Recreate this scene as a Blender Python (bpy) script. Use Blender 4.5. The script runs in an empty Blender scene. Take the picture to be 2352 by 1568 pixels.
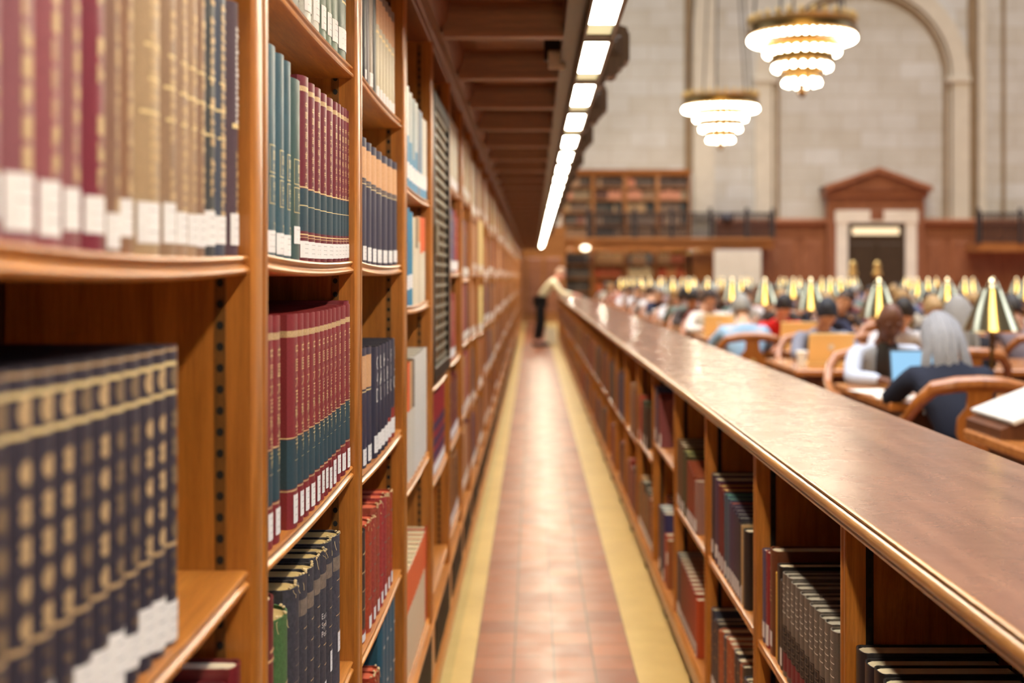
import bpy, bmesh, math, random
from mathutils import Vector, Matrix
R = random.Random(7)
PI = math.pi
F, H, CX, CY = 2900.0, 1.4, 1225.0, 637.0      # focal length in pixels of the 2352-wide frame, eye height, vanishing point
C = bpy.context.scene.collection
sin, cos = math.sin, math.cos

# ------------------------------------------------------------------ materials
def lin(c):
    return tuple((v / 12.92 if v <= .04045 else ((v + .055) / 1.055) ** 2.4) for v in (x / 255 for x in c)) + (1.0,)
MATS = {}
def nt(name):
    m = bpy.data.materials.new(name); m.use_nodes = True
    n = m.node_tree.nodes; l = m.node_tree.links
    MATS[name] = m
    return m, n, l, n['Principled BSDF']
def setp(b, rough=.5, metal=0, spec=.5, coat=0, cr=.1):
    b.inputs['Roughness'].default_value = rough; b.inputs['Metallic'].default_value = metal
    b.inputs['Specular IOR Level'].default_value = spec
    b.inputs['Coat Weight'].default_value = coat; b.inputs['Coat Roughness'].default_value = cr
def coords(n, l, scale, kind='Object'):
    tc = n.new('ShaderNodeTexCoord'); mp = n.new('ShaderNodeMapping')
    mp.inputs['Scale'].default_value = scale
    l.new(tc.outputs[kind], mp.inputs['Vector'])
    return mp
def noise(n, l, vec, scale, detail=4, rough=.6):
    t = n.new('ShaderNodeTexNoise'); t.inputs['Scale'].default_value = scale
    t.inputs['Detail'].default_value = detail; t.inputs['Roughness'].default_value = rough
    l.new(vec.outputs[0], t.inputs['Vector']); return t
def ramp(n, l, src, stops):
    r = n.new('ShaderNodeValToRGB'); e = r.color_ramp.elements
    while len(e) < len(stops): e.new(.5)
    for k, (p, c) in enumerate(stops): e[k].position = p; e[k].color = c
    l.new(src, r.inputs[0]); return r
def bump(n, l, src, b, strength=.2, dist=.002):
    q = n.new('ShaderNodeBump'); q.inputs['Strength'].default_value = strength; q.inputs['Distance'].default_value = dist
    l.new(src, q.inputs['Height']); l.new(q.outputs[0], b.inputs['Normal'])
def plain(name, col, rough=.5, metal=0, spec=.5, vary=.12, vs=60, bmp=.1, coat=0):
    m, n, l, b = nt(name); setp(b, rough, metal, spec, coat)
    mp = coords(n, l, (1, 1, 1)); t = noise(n, l, mp, vs)
    c = lin(col); lo = tuple(v * (1 - vary) for v in c[:3]) + (1,); hi = tuple(min(1, v * (1 + vary)) for v in c[:3]) + (1,)
    r = ramp(n, l, t.outputs[0], [(.3, lo), (.7, hi)]); l.new(r.outputs[0], b.inputs['Base Color'])
    if bmp: bump(n, l, t.outputs[0], b, bmp, .001)
    return m
def wood(name, c0, c1, axis='z', rough=.35, coat=.3, scale=1.0, bmp=.08):
    m, n, l, b = nt(name); setp(b, rough, 0, .5, coat, .22)
    s = {'x': (1.5, 22, 22), 'y': (22, 1.5, 22), 'z': (22, 22, 1.5)}[axis]
    mp = coords(n, l, tuple(v * scale for v in s)); t = noise(n, l, mp, 1.6, 6, .62)
    t2 = noise(n, l, coords(n, l, tuple(v * scale * 6 for v in s)), 2.2, 3, .7)
    r = ramp(n, l, t.outputs[0], [(.3, lin(c0)), (.5, lin(tuple((a + d) / 2 for a, d in zip(c0, c1)))), (.72, lin(c1))])
    r2 = ramp(n, l, t2.outputs[0], [(.3, (.62, .62, .62, 1)), (.6, (1, 1, 1, 1))])
    mx = n.new('ShaderNodeMixRGB'); mx.blend_type = 'MULTIPLY'; mx.inputs[0].default_value = .55
    l.new(r.outputs[0], mx.inputs[1]); l.new(r2.outputs[0], mx.inputs[2]); l.new(mx.outputs[0], b.inputs['Base Color'])
    bump(n, l, t2.outputs[0], b, bmp, .001)
    return m
def tinted(name, rough=.6, spec=.4, vs=250, vary=.10, bmp=.15, sheen=0):
    """colour taken from the object's own colour: cloth, skin, hair, book covers"""
    m, n, l, b = nt(name); setp(b, rough, 0, spec)
    oi = n.new('ShaderNodeObjectInfo'); t = noise(n, l, coords(n, l, (1, 1, 1)), vs, 3)
    r = ramp(n, l, t.outputs[0], [(.3, (1 - vary * 2,) * 3 + (1,)), (.7, (1, 1, 1, 1))])
    mx = n.new('ShaderNodeMixRGB'); mx.blend_type = 'MULTIPLY'; mx.inputs[0].default_value = 1
    l.new(oi.outputs['Color'], mx.inputs[1]); l.new(r.outputs[0], mx.inputs[2]); l.new(mx.outputs[0], b.inputs['Base Color'])
    bump(n, l, t.outputs[0], b, bmp, .0006)
    return m
def emit(name, col, strength):
    m, n, l, b = nt(name); b.inputs['Base Color'].default_value = (.8, .8, .8, 1)
    b.inputs['Emission Color'].default_value = lin(col); b.inputs['Emission Strength'].default_value = strength
    return m

OAK0, OAK1 = (146, 86, 28), (208, 136, 58)
wood('oak_up', OAK0, OAK1, 'z'); wood('oak_along', (160, 96, 36), (218, 146, 66), 'y', .36, .3)
wood('oak_across', OAK0, OAK1, 'x')
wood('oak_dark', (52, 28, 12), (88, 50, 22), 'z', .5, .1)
wood('soffit_wood', (104, 60, 32), (150, 94, 56), 'x', .42, .2)
wood('soffit_wood_long', (98, 56, 30), (140, 86, 50), 'y', .42, .2)
wood('bracket_wood', (52, 36, 26), (84, 60, 44), 'z', .45, .2)
wood('wainscot', (128, 80, 60), (166, 110, 84), 'z', .45, .2, .4)
wood('wainscot_trim', (138, 86, 62), (176, 118, 88), 'x', .4, .3, .4)
wood('far_oak', (148, 94, 50), (190, 130, 78), 'x', .4, .3, .4)
wood('table_wood', (150, 88, 38), (198, 130, 70), 'x', .25, .5, .7)
wood('table_base', (80, 44, 24), (112, 66, 38), 'z', .4, .2)
wood('chair_wood', (138, 80, 32), (182, 112, 52), 'z', .3, .4)
plain('shadow_black', (14, 11, 9), .8, bmp=0)
plain('steel_dark', (48, 43, 38), .42, .7, vs=30)
plain('steel_lattice', (150, 142, 124), .5, .4, vs=30)
plain('iron', (70, 68, 76), .5, .6, vs=20)
plain('fixture_metal', (70, 56, 44), .35, .7, vs=20)
plain('standard_metal', (126, 84, 40), .4, .4, vs=80)
plain('gold', (242, 214, 158), .42, .12, vs=900, vary=.25, bmp=.2)
plain('gold_worn', (200, 172, 130), .5, .2, vs=700, vary=.4, bmp=.2)
plain('gold_dim', (128, 108, 84), .55, .1, vs=700, vary=.3)
plain('paper_label', (236, 236, 238), .6, vs=200, vary=.03, bmp=.05)
plain('label_ink', (176, 176, 182), .7, bmp=0)
plain('paper', (232, 228, 220), .7, vs=60, vary=.04)
plain('page_grey', (196, 193, 188), .7, vs=60, vary=.04)
plain('teal_patch', (48, 72, 84), .5, vs=300)
plain('navy_patch', (52, 54, 74), .55, vs=300)
plain('black_patch', (34, 32, 36), .55, vs=300)
plain('red_patch', (150, 52, 44), .55, vs=300)
plain('tan_patch', (206, 160, 118), .6, vs=300)
plain('grey_tan_patch', (128, 114, 102), .65, vs=120, vary=.25)
plain('cream_patch', (228, 218, 198), .6, vs=200, vary=.05)
plain('white_patch', (232, 230, 226), .55, vs=200, vary=.04)
plain('skyblue_patch', (104, 156, 190), .5, vs=200)
plain('orange_patch', (226, 108, 62), .55, vs=200)
plain('maroon_patch', (120, 44, 54), .5, vs=300)
plain('purple_patch', (82, 62, 92), .5, vs=300)
plain('thread', (206, 186, 142), .8, vs=300)
plain('rivet_red', (150, 60, 40), .6)
tinted('cover_cloth', .40, .5, 420, .12, .22)
tinted('cover_worn', .6, .35, 160, .22, .35)
tinted('fabric', .85, .2, 90, .10, .3)
tinted('skin', .5, .4, 60, .05, .1)
tinted('hair', .55, .4, 140, .18, .5)
tinted('enamel', .35, .5, 20, .03, 0)
emit('tube_light', (255, 240, 212), 66)
emit('tube_dim', (236, 226, 170), .8)
emit('bulb', (255, 238, 208), 34)
emit('small_lamp', (255, 240, 205), 4)
emit('screen_blue', (150, 206, 245), .95); MATS['screen_blue'].node_tree.nodes['Principled BSDF'].inputs['Base Color'].default_value = (.01, .01, .01, 1)
emit('door_sign_light', (236, 206, 150), .8)
plain('marble_white', (232, 230, 232), .4, vs=3, vary=.06, bmp=0)
plain('bronze_door', (74, 62, 54), .45, .4, vs=8)
plain('gilt', (220, 190, 130), .35, .6, vs=40)
plain('laptop_alu_gold_lit', (250, 216, 150), .4, .2, vs=40, vary=.03, bmp=0)  # silver lids, with the warm light on them put into the colour
plain('laptop_dark', (46, 46, 52), .4, vs=40, bmp=0)
plain('brass_lamp', (226, 206, 160), .14, 1, vs=14, vary=.03, bmp=0)
plain('brass_dark', (120, 92, 48), .3, .9, vs=14, bmp=0)

def pages_mat():
    m, n, l, b = nt('pages'); setp(b, .8, 0, .2)
    oi = n.new('ShaderNodeObjectInfo'); t = noise(n, l, coords(n, l, (700, 6, 6)), 1, 2)
    r = ramp(n, l, t.outputs[0], [(.35, (.72, .72, .72, 1)), (.65, (1, 1, 1, 1))])
    mx = n.new('ShaderNodeMixRGB'); mx.blend_type = 'MULTIPLY'; mx.inputs[0].default_value = .8
    l.new(oi.outputs['Color'], mx.inputs[1]); l.new(r.outputs[0], mx.inputs[2]); l.new(mx.outputs[0], b.inputs['Base Color'])
pages_mat()
def mass_mat():
    m, n, l, b = nt('book_mass'); setp(b, .6, 0, .4)
    a = n.new('ShaderNodeAttribute'); a.attribute_name = 'Col'; l.new(a.outputs['Color'], b.inputs['Base Color'])
mass_mat()
def tile_mat():
    m, n, l, b = nt('terracotta_tile'); setp(b, .34, 0, .45, .1, .3)
    mp = coords(n, l, (1, 1, 1)); mp.inputs['Location'].default_value = (.215, 0.03, 0)
    br = n.new('ShaderNodeTexBrick'); br.offset = 0; br.squash = 1
    for k, v in (('Color1', lin((134, 72, 42))), ('Color2', lin((164, 96, 58))), ('Mortar', lin((92, 66, 42)))): br.inputs[k].default_value = v
    br.inputs['Scale'].default_value = 1; br.inputs['Mortar Size'].default_value = .0035; br.inputs['Mortar Smooth'].default_value = .2
    br.inputs['Brick Width'].default_value = .14475; br.inputs['Row Height'].default_value = .1566
    l.new(mp.outputs[0], br.inputs['Vector'])
    t = noise(n, l, coords(n, l, (1, 1, 1)), 7, 5)
    r = ramp(n, l, t.outputs[0], [(.3, (.8, .78, .76, 1)), (.7, (1, 1, 1, 1))])
    mx = n.new('ShaderNodeMixRGB'); mx.blend_type = 'MULTIPLY'; mx.inputs[0].default_value = 1
    l.new(br.outputs['Color'], mx.inputs[1]); l.new(r.outputs[0], mx.inputs[2]); l.new(mx.outputs[0], b.inputs['Base Color'])
    rr = ramp(n, l, t.outputs[0], [(.3, (.3,) * 3 + (1,)), (.7, (.46,) * 3 + (1,))]); l.new(rr.outputs[0], b.inputs['Roughness'])
    bump(n, l, br.outputs['Fac'], b, -.25, .002)
tile_mat()
def marble_mat(name, c0, c1, rough=.35):
    m, n, l, b = nt(name); setp(b, rough, 0, .5)
    t = noise(n, l, coords(n, l, (1, 1, 1)), 3.2, 8, .65)
    r = ramp(n, l, t.outputs[0], [(.3, lin(c0)), (.7, lin(c1))]); l.new(r.outputs[0], b.inputs['Base Color'])
marble_mat('yellow_marble', (188, 158, 94), (210, 180, 112)); marble_mat('yellow_marble_dull', (164, 142, 82), (190, 166, 104))
def stone_mat():
    m, n, l, b = nt('ashlar_stone'); setp(b, .8, 0, .3)
    tc = n.new('ShaderNodeTexCoord'); sp = n.new('ShaderNodeSeparateXYZ'); cb = n.new('ShaderNodeCombineXYZ')
    l.new(tc.outputs['Object'], sp.inputs[0]); l.new(sp.outputs[0], cb.inputs[0]); l.new(sp.outputs[2], cb.inputs[1])
    br = n.new('ShaderNodeTexBrick'); br.offset = .5
    for k, v in (('Color1', lin((206, 211, 222))), ('Color2', lin((196, 197, 200))), ('Mortar', lin((176, 172, 168)))): br.inputs[k].default_value = v
    br.inputs['Scale'].default_value = 1; br.inputs['Mortar Size'].default_value = .012
    br.inputs['Brick Width'].default_value = 1.25; br.inputs['Row Height'].default_value = .56
    l.new(cb.outputs[0], br.inputs['Vector'])
    t = noise(n, l, tc, .9, 5); l.new(tc.outputs['Object'], t.inputs['Vector'])
    r = ramp(n, l, t.outputs[0], [(.3, lin((232, 228, 222))), (.7, (1, 1, 1, 1))])
    mx = n.new('ShaderNodeMixRGB'); mx.blend_type = 'MULTIPLY'; mx.inputs[0].default_value = .8
    l.new(br.outputs['Color'], mx.inputs[1]); l.new(r.outputs[0], mx.inputs[2]); l.new(mx.outputs[0], b.inputs['Base Color'])
stone_mat()
plain('stone_trim', (204, 201, 197), .7, vs=3, vary=.06, bmp=0)
plain('stone_groove', (136, 118, 98), .8, vs=3, vary=.1, bmp=0)
def worktop_mat():
    m, n, l, b = nt('worktop_wood'); setp(b, .3, 0, .5, .8, .16)
    mp = coords(n, l, (14, .9, 14)); t = noise(n, l, mp, 1.5, 7, .6)
    r = ramp(n, l, t.outputs[0], [(.3, lin((100, 62, 48))), (.5, lin((122, 80, 62))), (.72, lin((144, 100, 78)))])
    l.new(r.outputs[0], b.inputs['Base Color'])
    t3 = noise(n, l, coords(n, l, (16, 90, 16)), 3, 4, .7); t2 = noise(n, l, coords(n, l, (1, 1, 1)), 5, 6, .7)
    ad = n.new('ShaderNodeMath'); ad.operation = 'ADD'; l.new(t3.outputs[0], ad.inputs[0]); l.new(t2.outputs[0], ad.inputs[1])
    rr = ramp(n, l, t2.outputs[0], [(.35, (.2,) * 3 + (1,)), (.7, (.36,) * 3 + (1,))]); l.new(rr.outputs[0], b.inputs['Roughness'])
    bump(n, l, ad.outputs[0], b, .12, .002)
    l.new(b.inputs['Normal'].links[0].from_socket, b.inputs['Coat Normal'])
worktop_mat()
wood('worktop_edge', (126, 82, 38), (186, 132, 68), 'y', .3, .45)

# ------------------------------------------------------------------ mesh builder
class MB:
    def __init__(s): s.v = []; s.f = []; s.m = []
    def quad(s, a, b, c, d, m=0):
        i = len(s.v); s.v += [tuple(a), tuple(b), tuple(c), tuple(d)]; s.f.append((i, i + 1, i + 2, i + 3)); s.m.append(m)
    def box(s, x0, x1, y0, y1, z0, z1, m=0, ch=0):
        if ch:
            pr = [(x0 + ch, z0), (x1 - ch, z0), (x1, z0 + ch), (x1, z1 - ch), (x1 - ch, z1), (x0 + ch, z1), (x0, z1 - ch), (x0, z0 + ch)]
            pin = [(x0 + ch if x == x0 else x1 - ch if x == x1 else x, z0 + ch if z == z0 else z1 - ch if z == z1 else z) for x, z in pr]
            s.loft([[(x, y0, z) for x, z in pin], [(x, y0 + ch, z) for x, z in pr], [(x, y1 - ch, z) for x, z in pr], [(x, y1, z) for x, z in pin]], m); return
        i = len(s.v)
        s.v += [(x0, y0, z0), (x1, y0, z0), (x1, y1, z0), (x0, y1, z0), (x0, y0, z1), (x1, y0, z1), (x1, y1, z1), (x0, y1, z1)]
        for q in ((3, 2, 1, 0), (4, 5, 6, 7), (0, 1, 5, 4), (1, 2, 6, 5), (2, 3, 7, 6), (3, 0, 4, 7)):
            s.f.append(tuple(i + k for k in q)); s.m.append(m)
    def loft(s, rings, m=0, cap=True, close=True, mats=None):
        i = len(s.v); n = len(rings[0])
        for r in rings: s.v += [tuple(p) for p in r]
        for k in range(len(rings) - 1):
            for j in range(n if close else n - 1):
                a = i + k * n + j; b = i + k * n + (j + 1) % n
                s.f.append((a, b, b + n, a + n)); s.m.append(mats[k] if mats else m)
        if cap and close:
            s.f.append(tuple(i + j for j in range(n))[::-1]); s.m.append(m)
            s.f.append(tuple(i + (len(rings) - 1) * n + j for j in range(n))); s.m.append(m)
    def prism(s, prof, axis, a, b, m=0):
        """extrude a closed 2-D profile along an axis; profile axes are the two others in xyz order"""
        def P(u, w, t): return (t, u, w) if axis == 'x' else (u, t, w) if axis == 'y' else (u, w, t)
        s.loft([[P(u, w, a) for u, w in prof], [P(u, w, b) for u, w in prof]], m)
    def tube(s, pts, r, n=8, m=0):
        pts = [Vector(p) for p in pts]; rr = r if isinstance(r, (list, tuple)) else [r] * len(pts)
        rings = []; up = None
        for k, p in enumerate(pts):
            d = (pts[min(k + 1, len(pts) - 1)] - pts[max(k - 1, 0)]).normalized()
            if up is None: up = d.orthogonal().normalized()
            up = (up - d * up.dot(d)).normalized(); w = d.cross(up)
            rings.append([p + (up * cos(2 * PI * j / n) + w * sin(2 * PI * j / n)) * rr[k] for j in range(n)])
        s.loft(rings, m)
    def lathe(s, prof, n=20, m=0, c=(0, 0, 0), cap=True):
        s.loft([[(c[0] + r * cos(2 * PI * j / n), c[1] + r * sin(2 * PI * j / n), c[2] + z) for j in range(n)] for r, z in prof], m, cap)
    def ball(s, c, r, n=10, m=0):
        rx, ry, rz = r if isinstance(r, (tuple, list)) else (r, r, r)
        k = max(4, n // 2)
        s.loft([[(c[0] + rx * sin(PI * (i + .02) / (k + .04)) * cos(2 * PI * j / n), c[1] + ry * sin(PI * (i + .02) / (k + .04)) * sin(2 * PI * j / n), c[2] - rz * cos(PI * (i + .02) / (k + .04))) for j in range(n)] for i in range(k + 1)], m)
    def mesh(s, name, mats, smooth=35):
        me = bpy.data.meshes.new(name); me.from_pydata(s.v, [], s.f)
        for x in mats: me.materials.append(MATS[x])
        me.polygons.foreach_set('material_index', s.m)
        bm = bmesh.new(); bm.from_mesh(me); bmesh.ops.recalc_face_normals(bm, faces=bm.faces); bm.to_mesh(me); bm.free()
        if smooth: me.shade_smooth(); me.set_sharp_from_angle(angle=math.radians(smooth))
        return me
    def build(s, name, mats, parent=None, loc=(0, 0, 0), rot=(0, 0, 0), smooth=35, col=None):
        return put(name, s.mesh(name, mats if isinstance(mats, (list, tuple)) else [mats], smooth), parent, loc, rot, col)
def put(name, me, parent=None, loc=(0, 0, 0), rot=(0, 0, 0), col=None):
    o = bpy.data.objects.new(name, me); C.objects.link(o)
    o.parent = parent; o.location = loc; o.rotation_euler = rot
    if col: o.color = lin(col)
    return o
def tag(o, label=None, cat=None, group=None, kind=None):
    for k, v in (('label', label), ('category', cat), ('group', group), ('kind', kind)):
        if v: o[k] = v
    return o
def thing(name, label, cat, loc=(0, 0, 0), rot=(0, 0, 0), group=None):
    o = bpy.data.objects.new(name, None); C.objects.link(o); o.empty_display_size = .1
    o.location = loc; o.rotation_euler = rot
    return tag(o, label, cat, group)
def dup(root, loc, label, rotz=None):
    r = root.copy(); C.objects.link(r); r.location = loc
    if rotz is not None: r.rotation_euler = (0, 0, rotz)
    r['label'] = label
    for ch in list(root.children):
        c = ch.copy(); C.objects.link(c); c.parent = r
        for g in list(ch.children):
            d = g.copy(); C.objects.link(d); d.parent = c
    return r
ORD = 'zeroth first second third fourth fifth sixth seventh eighth ninth tenth eleventh twelfth thirteenth fourteenth fifteenth sixteenth seventeenth eighteenth nineteenth'.split()
def nth(k):
    if k < 20: return ORD[k]
    t = {2: 'twent', 3: 'thirt', 4: 'fort', 5: 'fift'}[k // 10]
    return t + 'ieth' if k % 10 == 0 else t + 'y-' + ORD[k % 10]

# ------------------------------------------------------------------ lettering
GL = {}
def glyph(ch):
    if ch not in GL:
        c = bpy.data.curves.new('glyph', 'FONT'); c.body = ch; c.resolution_u = 2
        o = bpy.data.objects.new('glyph', c); C.objects.link(o)
        bpy.context.view_layer.update()
        ev = o.evaluated_get(bpy.context.evaluated_depsgraph_get()); me = ev.to_mesh()
        GL[ch] = ([(v.co.x, v.co.y) for v in me.vertices], [tuple(p.vertices) for p in me.polygons])
        ev.to_mesh_clear(); bpy.data.objects.remove(o); bpy.data.curves.remove(c)
    return GL[ch]

# ------------------------------------------------------------------ books
class Book:
    """local frame: x = thickness 0..t, y = depth into the shelf (spine apex at 0), z = height"""
    def __init__(s, t, h, D, rnd=.22):
        s.t, s.h, s.D = t, h, D; s.r = t * rnd; s.cov = MB(); s.mats = ['cover_cloth']
    def sv(s, u):                                   # depth of the spine surface at thickness u
        q = (2 * u / s.t - 1); return s.r * (1 - math.sqrt(max(0, 1 - min(1, q * q * .96))))
    def mi(s, name):
        if name not in s.mats: s.mats.append(name)
        return s.mats.index(name)
    def profile(s, off):
        t, r, D = s.t, s.r, s.D; e = off
        arc = [(t * k / 8) for k in range(9)]
        p = [(e, D), (e, r + .012), (e + .0013, r + .007), (e, r + .002)]
        p += [(min(max(u, e), t - e), s.sv(u) + e) for u in arc]
        p += [(t - e, r + .002), (t - e - .0013, r + .007), (t - e, r + .012), (t - e, D)]
        return p
    def cover(s, levels):
        th = min(.003, s.t * .14); o, i = s.profile(0), s.profile(th); n = len(o)
        zs = sorted({0.0, s.h} | {z for a, b, _ in levels for z in (a, b)})
        M = s.cov; ring = lambda p, z: [(x, y, z) for x, y in p]
        mm = []
        for a, b in zip(zs, zs[1:]):
            c = (a + b) / 2; k = 0
            for lo, hi, name in levels:
                if lo <= c <= hi: k = s.mi(name)
            mm.append(k)
        M.loft([ring(o, z) for z in zs], close=False, mats=mm)
        M.loft([ring(i, 0), ring(i, s.h)], close=False)
        for z in (0, s.h): M.loft([ring(o, z), ring(i, z)], close=False)
        M.quad((o[0] + (0,)), (i[0] + (0,)), (i[0] + (s.h,)), (o[0] + (s.h,)))
        M.quad((o[-1] + (0,)), (i[-1] + (0,)), (i[-1] + (s.h,)), (o[-1] + (s.h,)))
        return th
    def on(s, u, z, e=.0005): return (u, s.sv(min(max(u, 0), s.t)) - e, z)
    def patch(s, u0, u1, z0, z1, name, e=.0005, mb=None, mi=None):
        M = mb or s.cov; k = s.mi(name) if mi is None else mi; n = max(1, min(6, int((u1 - u0) / s.t * 8)))
        for j in range(n):
            a = u0 + (u1 - u0) * j / n; b = u0 + (u1 - u0) * (j + 1) / n
            M.quad(s.on(a, z0, e), s.on(b, z0, e), s.on(b, z1, e), s.on(a, z1, e), k)
    def text(s, ch, uc, zc, size, name, rot=False, wide=1.0, e=.0006):
        vs, fs = glyph(ch); k = s.mi(name); i = len(s.cov.v)
        w = max(v[0] for v in vs) if vs else 0
        for x, y in vs:
            x = (x - w / 2) * size * wide; y = (y - .36) * size
            if rot: x, y = y, -x
            s.cov.v.append(s.on(uc + x, zc + y, e))
        for f in fs: s.cov.f.append(tuple(i + q for q in f)); s.cov.m.append(k)
    def frame(s, u0, u1, z0, z1, w, name):
        s.patch(u0, u1, z0, z0 + w, name); s.patch(u0, u1, z1 - w, z1, name); s.patch(u0, u0 + w, z0, z1, name); s.patch(u1 - w, u1, z0, z1, name)

def label_of(desc, pos, shelf):
    return '%s, %s, %s' % (desc, pos, shelf)
BOOKS = []
def add_book(side, bay, shelf, pos, y0, z, t, h, D, col, desc, group, levels=(), decor=None, label=None, lean=0, back=0, rnd=.22,
             pagecol=(214, 196, 158), worn=False, sink=.004, pz=None):
    b = Book(t, h, D, rnd); th = b.cover(levels)
    if worn: b.mats[0] = 'cover_worn'
    if decor: decor(b)
    if side == 'wall': loc, rz = (-.352 - back, y0, z), PI / 2
    else: loc, rz = (.56 + back, y0 + t, z), -PI / 2
    root = thing('book', label_of(desc, pos, shelf), 'book', loc, (0, lean, rz), group)
    root.rotation_mode = 'XYZ'
    if lean: root.rotation_euler = (Matrix.Rotation(rz, 3, 'Z') @ Matrix.Rotation(lean, 3, 'Y')).to_euler()
    mb = b.cov
    mb.build('cover', b.mats, root, smooth=30, col=col)
    p = MB(); q = [(th + .0004, D - .006), (th + .0004, b.r + .004)] + [(u, b.sv(u) + th + .002) for u in (t * .2, t * .35, t * .5, t * .65, t * .8)] + [(t - th - .0004, b.r + .004), (t - th - .0004, D - .006)]
    p.prism(q, 'z', .003, h - sink); p.build('page_block', 'pages', root, smooth=0, col=pagecol)
    if label:
        lo, hi, wf = label; L = MB(); u0, u1 = t * (.5 - wf / 2), t * (.5 + wf / 2)
        b.patch(u0, u1, lo, hi, 'x', .0009, L, 0)
        nl = 3
        for k in range(nl):
            zz = hi - (hi - lo) * (k + .8) / (nl + .8)
            b.patch(u0 + (u1 - u0) * .2, u0 + (u1 - u0) * R.uniform(.45, .75), zz, zz + (hi - lo) * .028, 'x', .0011, L, 1)
        L.build('spine_label', ['paper_label', 'label_ink'], root, smooth=30)
    if worn and pz:
        T = MB()
        for k in range(pz):
            u = t * (.12 + .76 * k / max(1, pz - 1)); T.ball((u, b.sv(u) + R.uniform(0, .006), h + R.uniform(-.002, .003)), (R.uniform(.0015, .004), .0028, .0022), 6)
        for k in range(2):
            u = t * (.12 + .76 * (1 + 3 * k) / max(1, pz - 1)); a = [(u, b.sv(u) + .002, h)]
            for q in range(5): a.append((a[-1][0] + R.uniform(-.004, .004), a[-1][1] - R.uniform(-.001, .002), a[-1][2] - R.uniform(.0, .007)))
            T.tube(a, .0005, 4)
        T.build('frayed_headcap', 'thread', root)
    BOOKS.append(root)
    return root

# decorations -----------------------------------------------------------------
def dec_lines(n, name='gold', z0=.5, z1=.9, w=.7, th=.004):
    def f(b):
        rr = random.Random(int(b.t * 1e6) % 9999)
        for k in range(n):
            z = b.h * (z0 + (z1 - z0) * k / max(1, n - 1)); ww = w * rr.uniform(.5, 1)
            b.patch(b.t * (.5 - ww / 2), b.t * (.5 + ww / 2), z, z + th, name)
    return f
def dec_vert(name='gold', z0=.35, z1=.9, w=.35, n=14):
    def f(b):
        rr = random.Random(int(b.t * 1e6) % 9999)
        dz = b.h * (z1 - z0) / n
        for k in range(n):
            if rr.random() < .15: continue
            z = b.h * z0 + k * dz; u0 = b.t * (.5 - w / 2); u1 = b.t * (.5 + w / 2)
            b.patch(u0, u0 + (u1 - u0) * .3, z, z + dz * .75, name); b.patch(u0 + (u1 - u0) * .3, u1, z + dz * rr.choice((0, .25, .55)), z + dz * rr.choice((.2, .45, .75)) + .0004, name)
    return f
def dec_cn(b):
    z = b.h - .052
    for ch in '中国大百科全书':
        b.text(ch, b.t * .5, z, .021, 'gold', wide=.95); z -= .0228
    b.text(str(R.randint(1, 9)), b.t * .5, .112, .014, 'gold'); b.patch(b.t * .3, b.t * .7, .098, .0988, 'gold')
def dec_zh(b):
    rr = random.Random(int(b.t * 1e6))
    z = b.h - .045
    for k in range(9):
        b.text('中国大百科全书大中'[k], b.t * .34, z, .012, 'gold', wide=.9); z -= .0155
    b.text('6', b.t * .55, .038, .017, 'gold')
def dec_frames(b):
    t = b.t
    for lo, hi in ((.112, .150), (.070, .108)):
        b.frame(t * .24, t * .76, lo, hi, .0012, 'gold')
        b.text('国' if lo > .1 else '书', t * .5, (lo + hi) / 2 + .005, .014, 'gold'); b.text('大', t * .5, (lo + hi) / 2 - .010, .011, 'gold')
    b.text('2', t * .55, .039, .020, 'gold')
def dec_medal(b):
    t, h = b.t, b.h
    rr = random.Random(int(t * 1e7) + int(R.random() * 1e6)); k = b.mi(rr.choice(('gold_worn', 'gold_worn', 'gold_dim')))
    def oval(uc, zc, ru, rz):
        i = len(b.cov.v); b.cov.v.append(b.on(uc, zc)); n = 14
        for j in range(n): b.cov.v.append(b.on(uc + ru * cos(2 * PI * j / n), zc + rz * sin(2 * PI * j / n)))
        for j in range(n): b.cov.f.append((i, i + 1 + j, i + 1 + (j + 1) % n)); b.cov.m.append(k)
    oval(t * .5, h - .030, t * .3, .011)
    for j in range(5):
        z = h - .072 - j * .027
        for d in ((-.0045, .0045) if rr.random() < .6 else (0,)):
            oval(t * .5, z + d, t * .24, .0052 if d else .009)
    for j in range(4):
        z = .085 - j * .016
        b.patch(t * .3, t * .6, z, z + rr.uniform(.002, .006), 'gold_dim')
def dec_big(word):
    def f(b):
        z = b.h - .035
        for ch in word: b.text(ch, b.t * .5, z, min(.045, b.t * 1.5), 'white_patch', wide=1.0); z -= .036
    return f
def dec_east(b):
    for k, w in enumerate(('East', 'Sydney', 'Post')):
        for j, ch in enumerate(w): b.text(ch, b.t * (.22 + .11 * j), .168 - .015 * k, .014, 'white_patch', wide=.9)
    dec_lines(3, 'gold_worn', .3, .55, .5, .002)(b)
    b.patch(b.t * .05, b.t * .95, b.h - .062, b.h - .037, 'grey_tan_patch')
def dec_band(b):
    b.patch(b.t * .05, b.t * .95, b.h - .062, b.h - .037, 'grey_tan_patch'); dec_lines(4, 'gold_worn', .35, .7, .5, .0018)(b)
def dec_squares(b):
    for z in (.05, .10, .155): b.patch(b.t * .15, b.t * .85, z, z + .03, 'purple_patch')
def dec_blocks(b):
    t = b.t
    for z in (.055, .075, .095): b.frame(t * .12, t * .88, z, z + .015, .0015, 'grey_tan_patch')
    dec_lines(6, 'white_patch', .62, .9, .7, .002)(b)
def dec_many(*fs):
    def f(b):
        for g in fs: g(b)
    return f

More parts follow.
